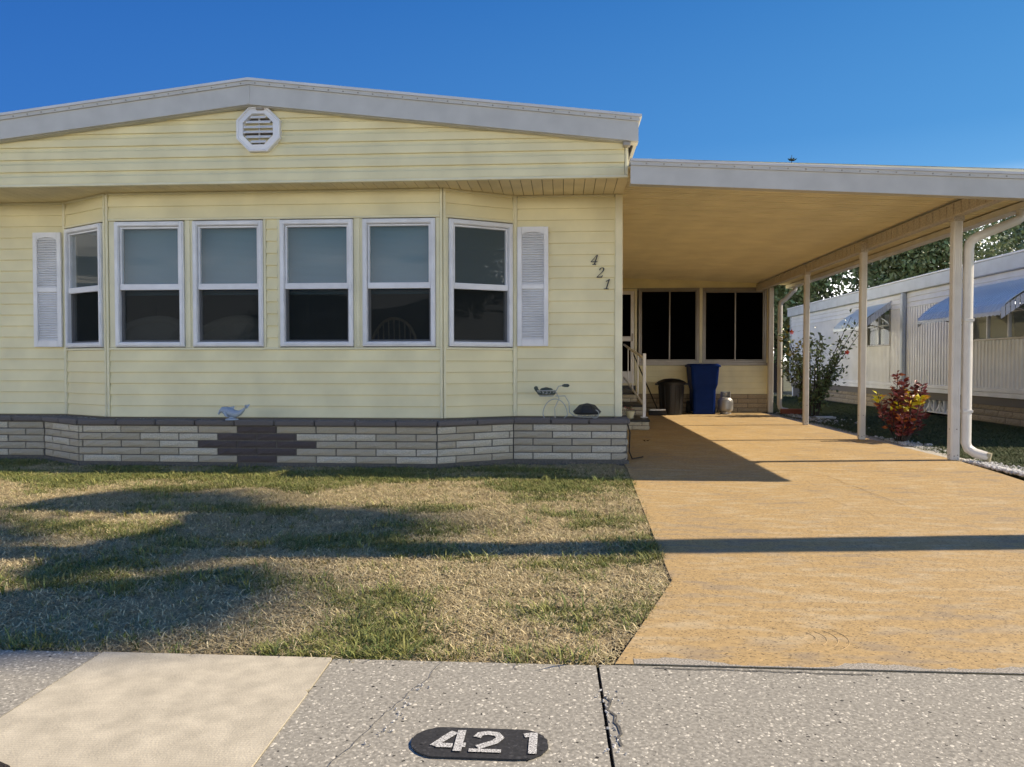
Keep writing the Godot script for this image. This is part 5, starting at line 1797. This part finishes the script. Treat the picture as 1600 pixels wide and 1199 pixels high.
		if q[4]:
			var hd := MB.new()
			hd.tube([Vector3(-0.08, 0.02, 0), Vector3(-0.115, 0.055, 0), Vector3(-0.128, 0.085, 0), Vector3(-0.138, 0.098, 0)], [0.022, 0.022, 0.026, 0.012], 10)
			put(hd, "head", q[2], tt)
	# black hose end by the planter corner
	b = MB.new()
	b.tube([Vector3(0.665, 0.40, -8.0), Vector3(0.69, 0.30, -7.98), Vector3(0.685, 0.10, -8.0), Vector3(0.72, 0.02, -8.05), Vector3(0.78, 0.009, -8.2), Vector3(0.86, 0.009, -8.32)], 0.007, 7)
	tag(put(b, "garden_hose", M.rubber), "short black hose hanging at the planter's carport corner", "hose")
	# fallen leaves on the drive
	for q in [[1.06, -10.05, "curled dry brown leaf lying in the carport's shadow"]]:
		var lf := MB.new()
		lf.col = Color(0.10, 0.06, 0.03)
		var r := RandomNumberGenerator.new()
		r.seed = 9
		for k in 3: leafy(lf, Vector3(r.randfn() * 0.02, 0.012, r.randfn() * 0.02), Vector3(r.randfn(), 0.25, r.randfn()).normalized(), 0.07, 0.025, r)
		tag(put(lf, "fallen_leaf", M.petal, self, shift(q[0], 0.0, q[1])), q[2], "leaf")

# ---------------------------------------------------------------- what stands around, also behind the viewer
func surroundings() -> void:
	# palm whose shadow falls across the drive and lawn
	var pm := node("palm_tree", self, shift(5.9, -0.04, -4.92))
	tag(pm, "cabbage palm beyond the driveway, casting the long trunk shadow", "palm")
	var b := MB.new()
	var pts := []
	var rad := []
	for k in 26:
		var t := k / 25.0
		pts.append(Vector3(0.12 * sin(t * 2.4), t * 8.4, -0.12 * t * t))
		rad.append(lerpf(0.19, 0.145, t) + (0.008 if k % 2 == 0 else 0.0))
	b.tube(pts, rad, 14)
	put(b, "trunk", M.bark, pm)
	var fr_ := MB.new()
	fr_.col = Color(0.07, 0.11, 0.035)
	fr_.tube([Vector3.ZERO, Vector3(0, 0.10, 0.4), Vector3(0, 0.08, 0.85)], [0.022, 0.016, 0.012], 5)
	for k in 30:
		var a := -1.35 + 2.7 * k / 29.0
		var d := Vector3(sin(a), 0.0, cos(a))
		var l := 0.95 * (1.0 - 0.25 * absf(a) / 1.35)
		var o := Vector3(0, 0.08, 0.85)
		var s := Vector3(cos(a), 0, -sin(a)) * 0.026
		var m := o + d * l * 0.6 + Vector3(0, -0.05, 0)
		var e := o + d * l + Vector3(0, -0.28, 0)
		fr_.quad(o - s * 0.4, m - s, m + s, o + s * 0.4); fr_.tri(m - s, e, m + s)
	var fm := fr_.mesh()
	var r := RandomNumberGenerator.new()
	r.seed = 3
	for k in 26:
		var el := lerpf(-0.6, 1.2, (k % 13) / 12.0)
		var basis := Basis(Vector3.UP, k * 2.399) * Basis(Vector3.RIGHT, -el + r.randf_range(-0.15, 0.15))
		put(fm, "frond", M.leaf, pm, Transform3D(basis.scaled(Vector3.ONE * r.randf_range(1.0, 1.4)), Vector3(0.08, 8.35 + 0.1 * sin(k), -0.12)))
	# trees behind the white home
	var k := 0
	for q in [[Vector3(9.0, -0.1, -33.0), 7.2, 3.6, "dense green oak behind the white home's far corner"], [Vector3(14.0, -0.1, -32.0), 7.8, 3.9, "dense green oak behind the white home's middle"], [Vector3(19.5, -0.1, -31.0), 8.6, 3.6, "looser green oak behind the white home with sky gaps"], [Vector3(24.5, -0.1, -33.0), 9.5, 4.0, "tall green oak farthest along behind the white home"], [Vector3(5.5, -0.1, -36.0), 6.0, 3.2, "dark green oak seen past the porch corner"]]:
		var t := tree("oak_tree", q[0], q[1], q[2], [1500, 1700, 1150, 1300, 1300][k], Color(0.19, 0.25, 0.11), 100 + k * 7, 0.20, 0.12)
		tag(t, q[3], "tree", "oaks behind the white home")
		k += 1
	# slender conifer whose tip shows over the carport roof
	var cn := node("conifer", self, shift(15.0, -0.1, -52.0))
	tag(cn, "slender conifer with only its tip showing above carport roof", "tree")
	b = MB.new()
	b.tube([Vector3.ZERO, Vector3(0, 8, 0), Vector3(0, 14.9, 0)], [0.22, 0.12, 0.015], 8)
	put(b, "trunk", M.bark, cn)
	b = MB.new()
	for lv in 26:
		var y := 3.0 + lv * 0.46
		var l := (15.1 - y) * 0.16 + 0.10
		for a in 7:
			var an := TAU * a / 7 + lv * 0.5
			var d := Vector3(cos(an), 0.22, sin(an))
			for i in 8:
				var p := Vector3(0, y, 0) + d * l * (i + 1) / 8.0
				b.col = Color(0.04, 0.065, 0.03) * r.randf_range(0.7, 1.3)
				leafy(b, p, Vector3(r.randfn(), 0.6, r.randfn()).normalized(), 0.22, 0.035, r)
	put(b, "crown", M.leaf, cn)
	# street trees across the road, mirrored in the bay window
	tag(tree("shade_tree", Vector3(15.5, -0.1, 6.8), 9.5, 4.6, 1500, Color(0.16, 0.19, 0.085), 301, 0.22, 0.22), "broad shade tree across the street, mirrored in the bay window", "tree")
	tag(tree("shade_tree", Vector3(-14.0, -0.1, 26.0), 5.2, 3.5, 900, Color(0.075, 0.10, 0.035), 311, 0.22, 0.2), "smaller shade tree far across the street from the house", "tree")
	# white home across the fence on the left, sunlit, mirrored in the left bay pane
	var lh := node("white_home")
	tag(lh, "white mobile home standing on the lot west of the yellow one", "house")
	for i in 13: plank(lh, fr(-13.0, -7.0, -13.0, -18.0), 0.0, 11.0, 0.5 + i * 0.2, 0.2, 1e9, 1e9, "siding_plank", M.nb_white)
	block(lh, "wall", M.nb_white, Transform3D.IDENTITY, -20.0, 0.5, -18.0, -13.01, 3.14, -7.0, 0)
	block(lh, "skirt", M.footing, Transform3D.IDENTITY, -19.9, -0.1, -17.9, -13.1, 0.5, -7.1, 0)
	block(lh, "fascia", M.nb_white, Transform3D.IDENTITY, -20.3, 3.15, -18.3, -12.7, 3.55, -6.7, 0.01)
	block(lh, "carport_roof", M.nb_white, Transform3D.IDENTITY, -12.69, 2.72, -17.0, -9.8, 2.92, -7.4, 0.01)
	for z in [-8.3, -12.5, -16.6]: block(lh, "carport_post", M.nb_white, Transform3D.IDENTITY, -9.98, -0.1, z - 0.05, -9.88, 2.719, z + 0.05, 0.006)
	# low home across the street
	var ah := node("street_home")
	tag(ah, "dark brown mobile home across the street behind the viewer", "house")
	block(ah, "wall", tri_tex(mat(0.16, 0.14, 0.11, 0.8), M.white.albedo_texture, 0.5), Transform3D.IDENTITY, -11.0, 0.3, 17.0, 1.5, 2.8, 24.0, 0)  # wall colour darkened so the front windows mirror something dark
	block(ah, "skirt", M.tan_brick, Transform3D.IDENTITY, -10.9, -0.1, 17.1, 1.4, 0.3, 23.9, 0)
	b = MB.new()
	b.ext_z([Vector2(-11.4, 2.8), Vector2(1.9, 2.8), Vector2(1.9, 2.95), Vector2(-4.75, 3.7), Vector2(-11.4, 2.95)], 16.6, 24.4)
	put(b, "roof", M.roof, ah)
	for x in [-9.5, -6.0, -2.4]:
		var w := node("window", ah)
		var f := fr(x + 1.3, 16.98, x, 16.98)
		b = MB.new()
		b.ring(0.0, 1.0, 1.3, 2.2, 0.06, -0.05, 0.03)
		put(b, "frame", M.frame, w, f)
		b = MB.new()
		b.quad(Vector3(0.05, 1.05, 0.0), Vector3(1.25, 1.05, 0.0), Vector3(1.25, 2.15, 0.0), Vector3(0.05, 2.15, 0.0))
		put(b, "pane", M.black, w, f)
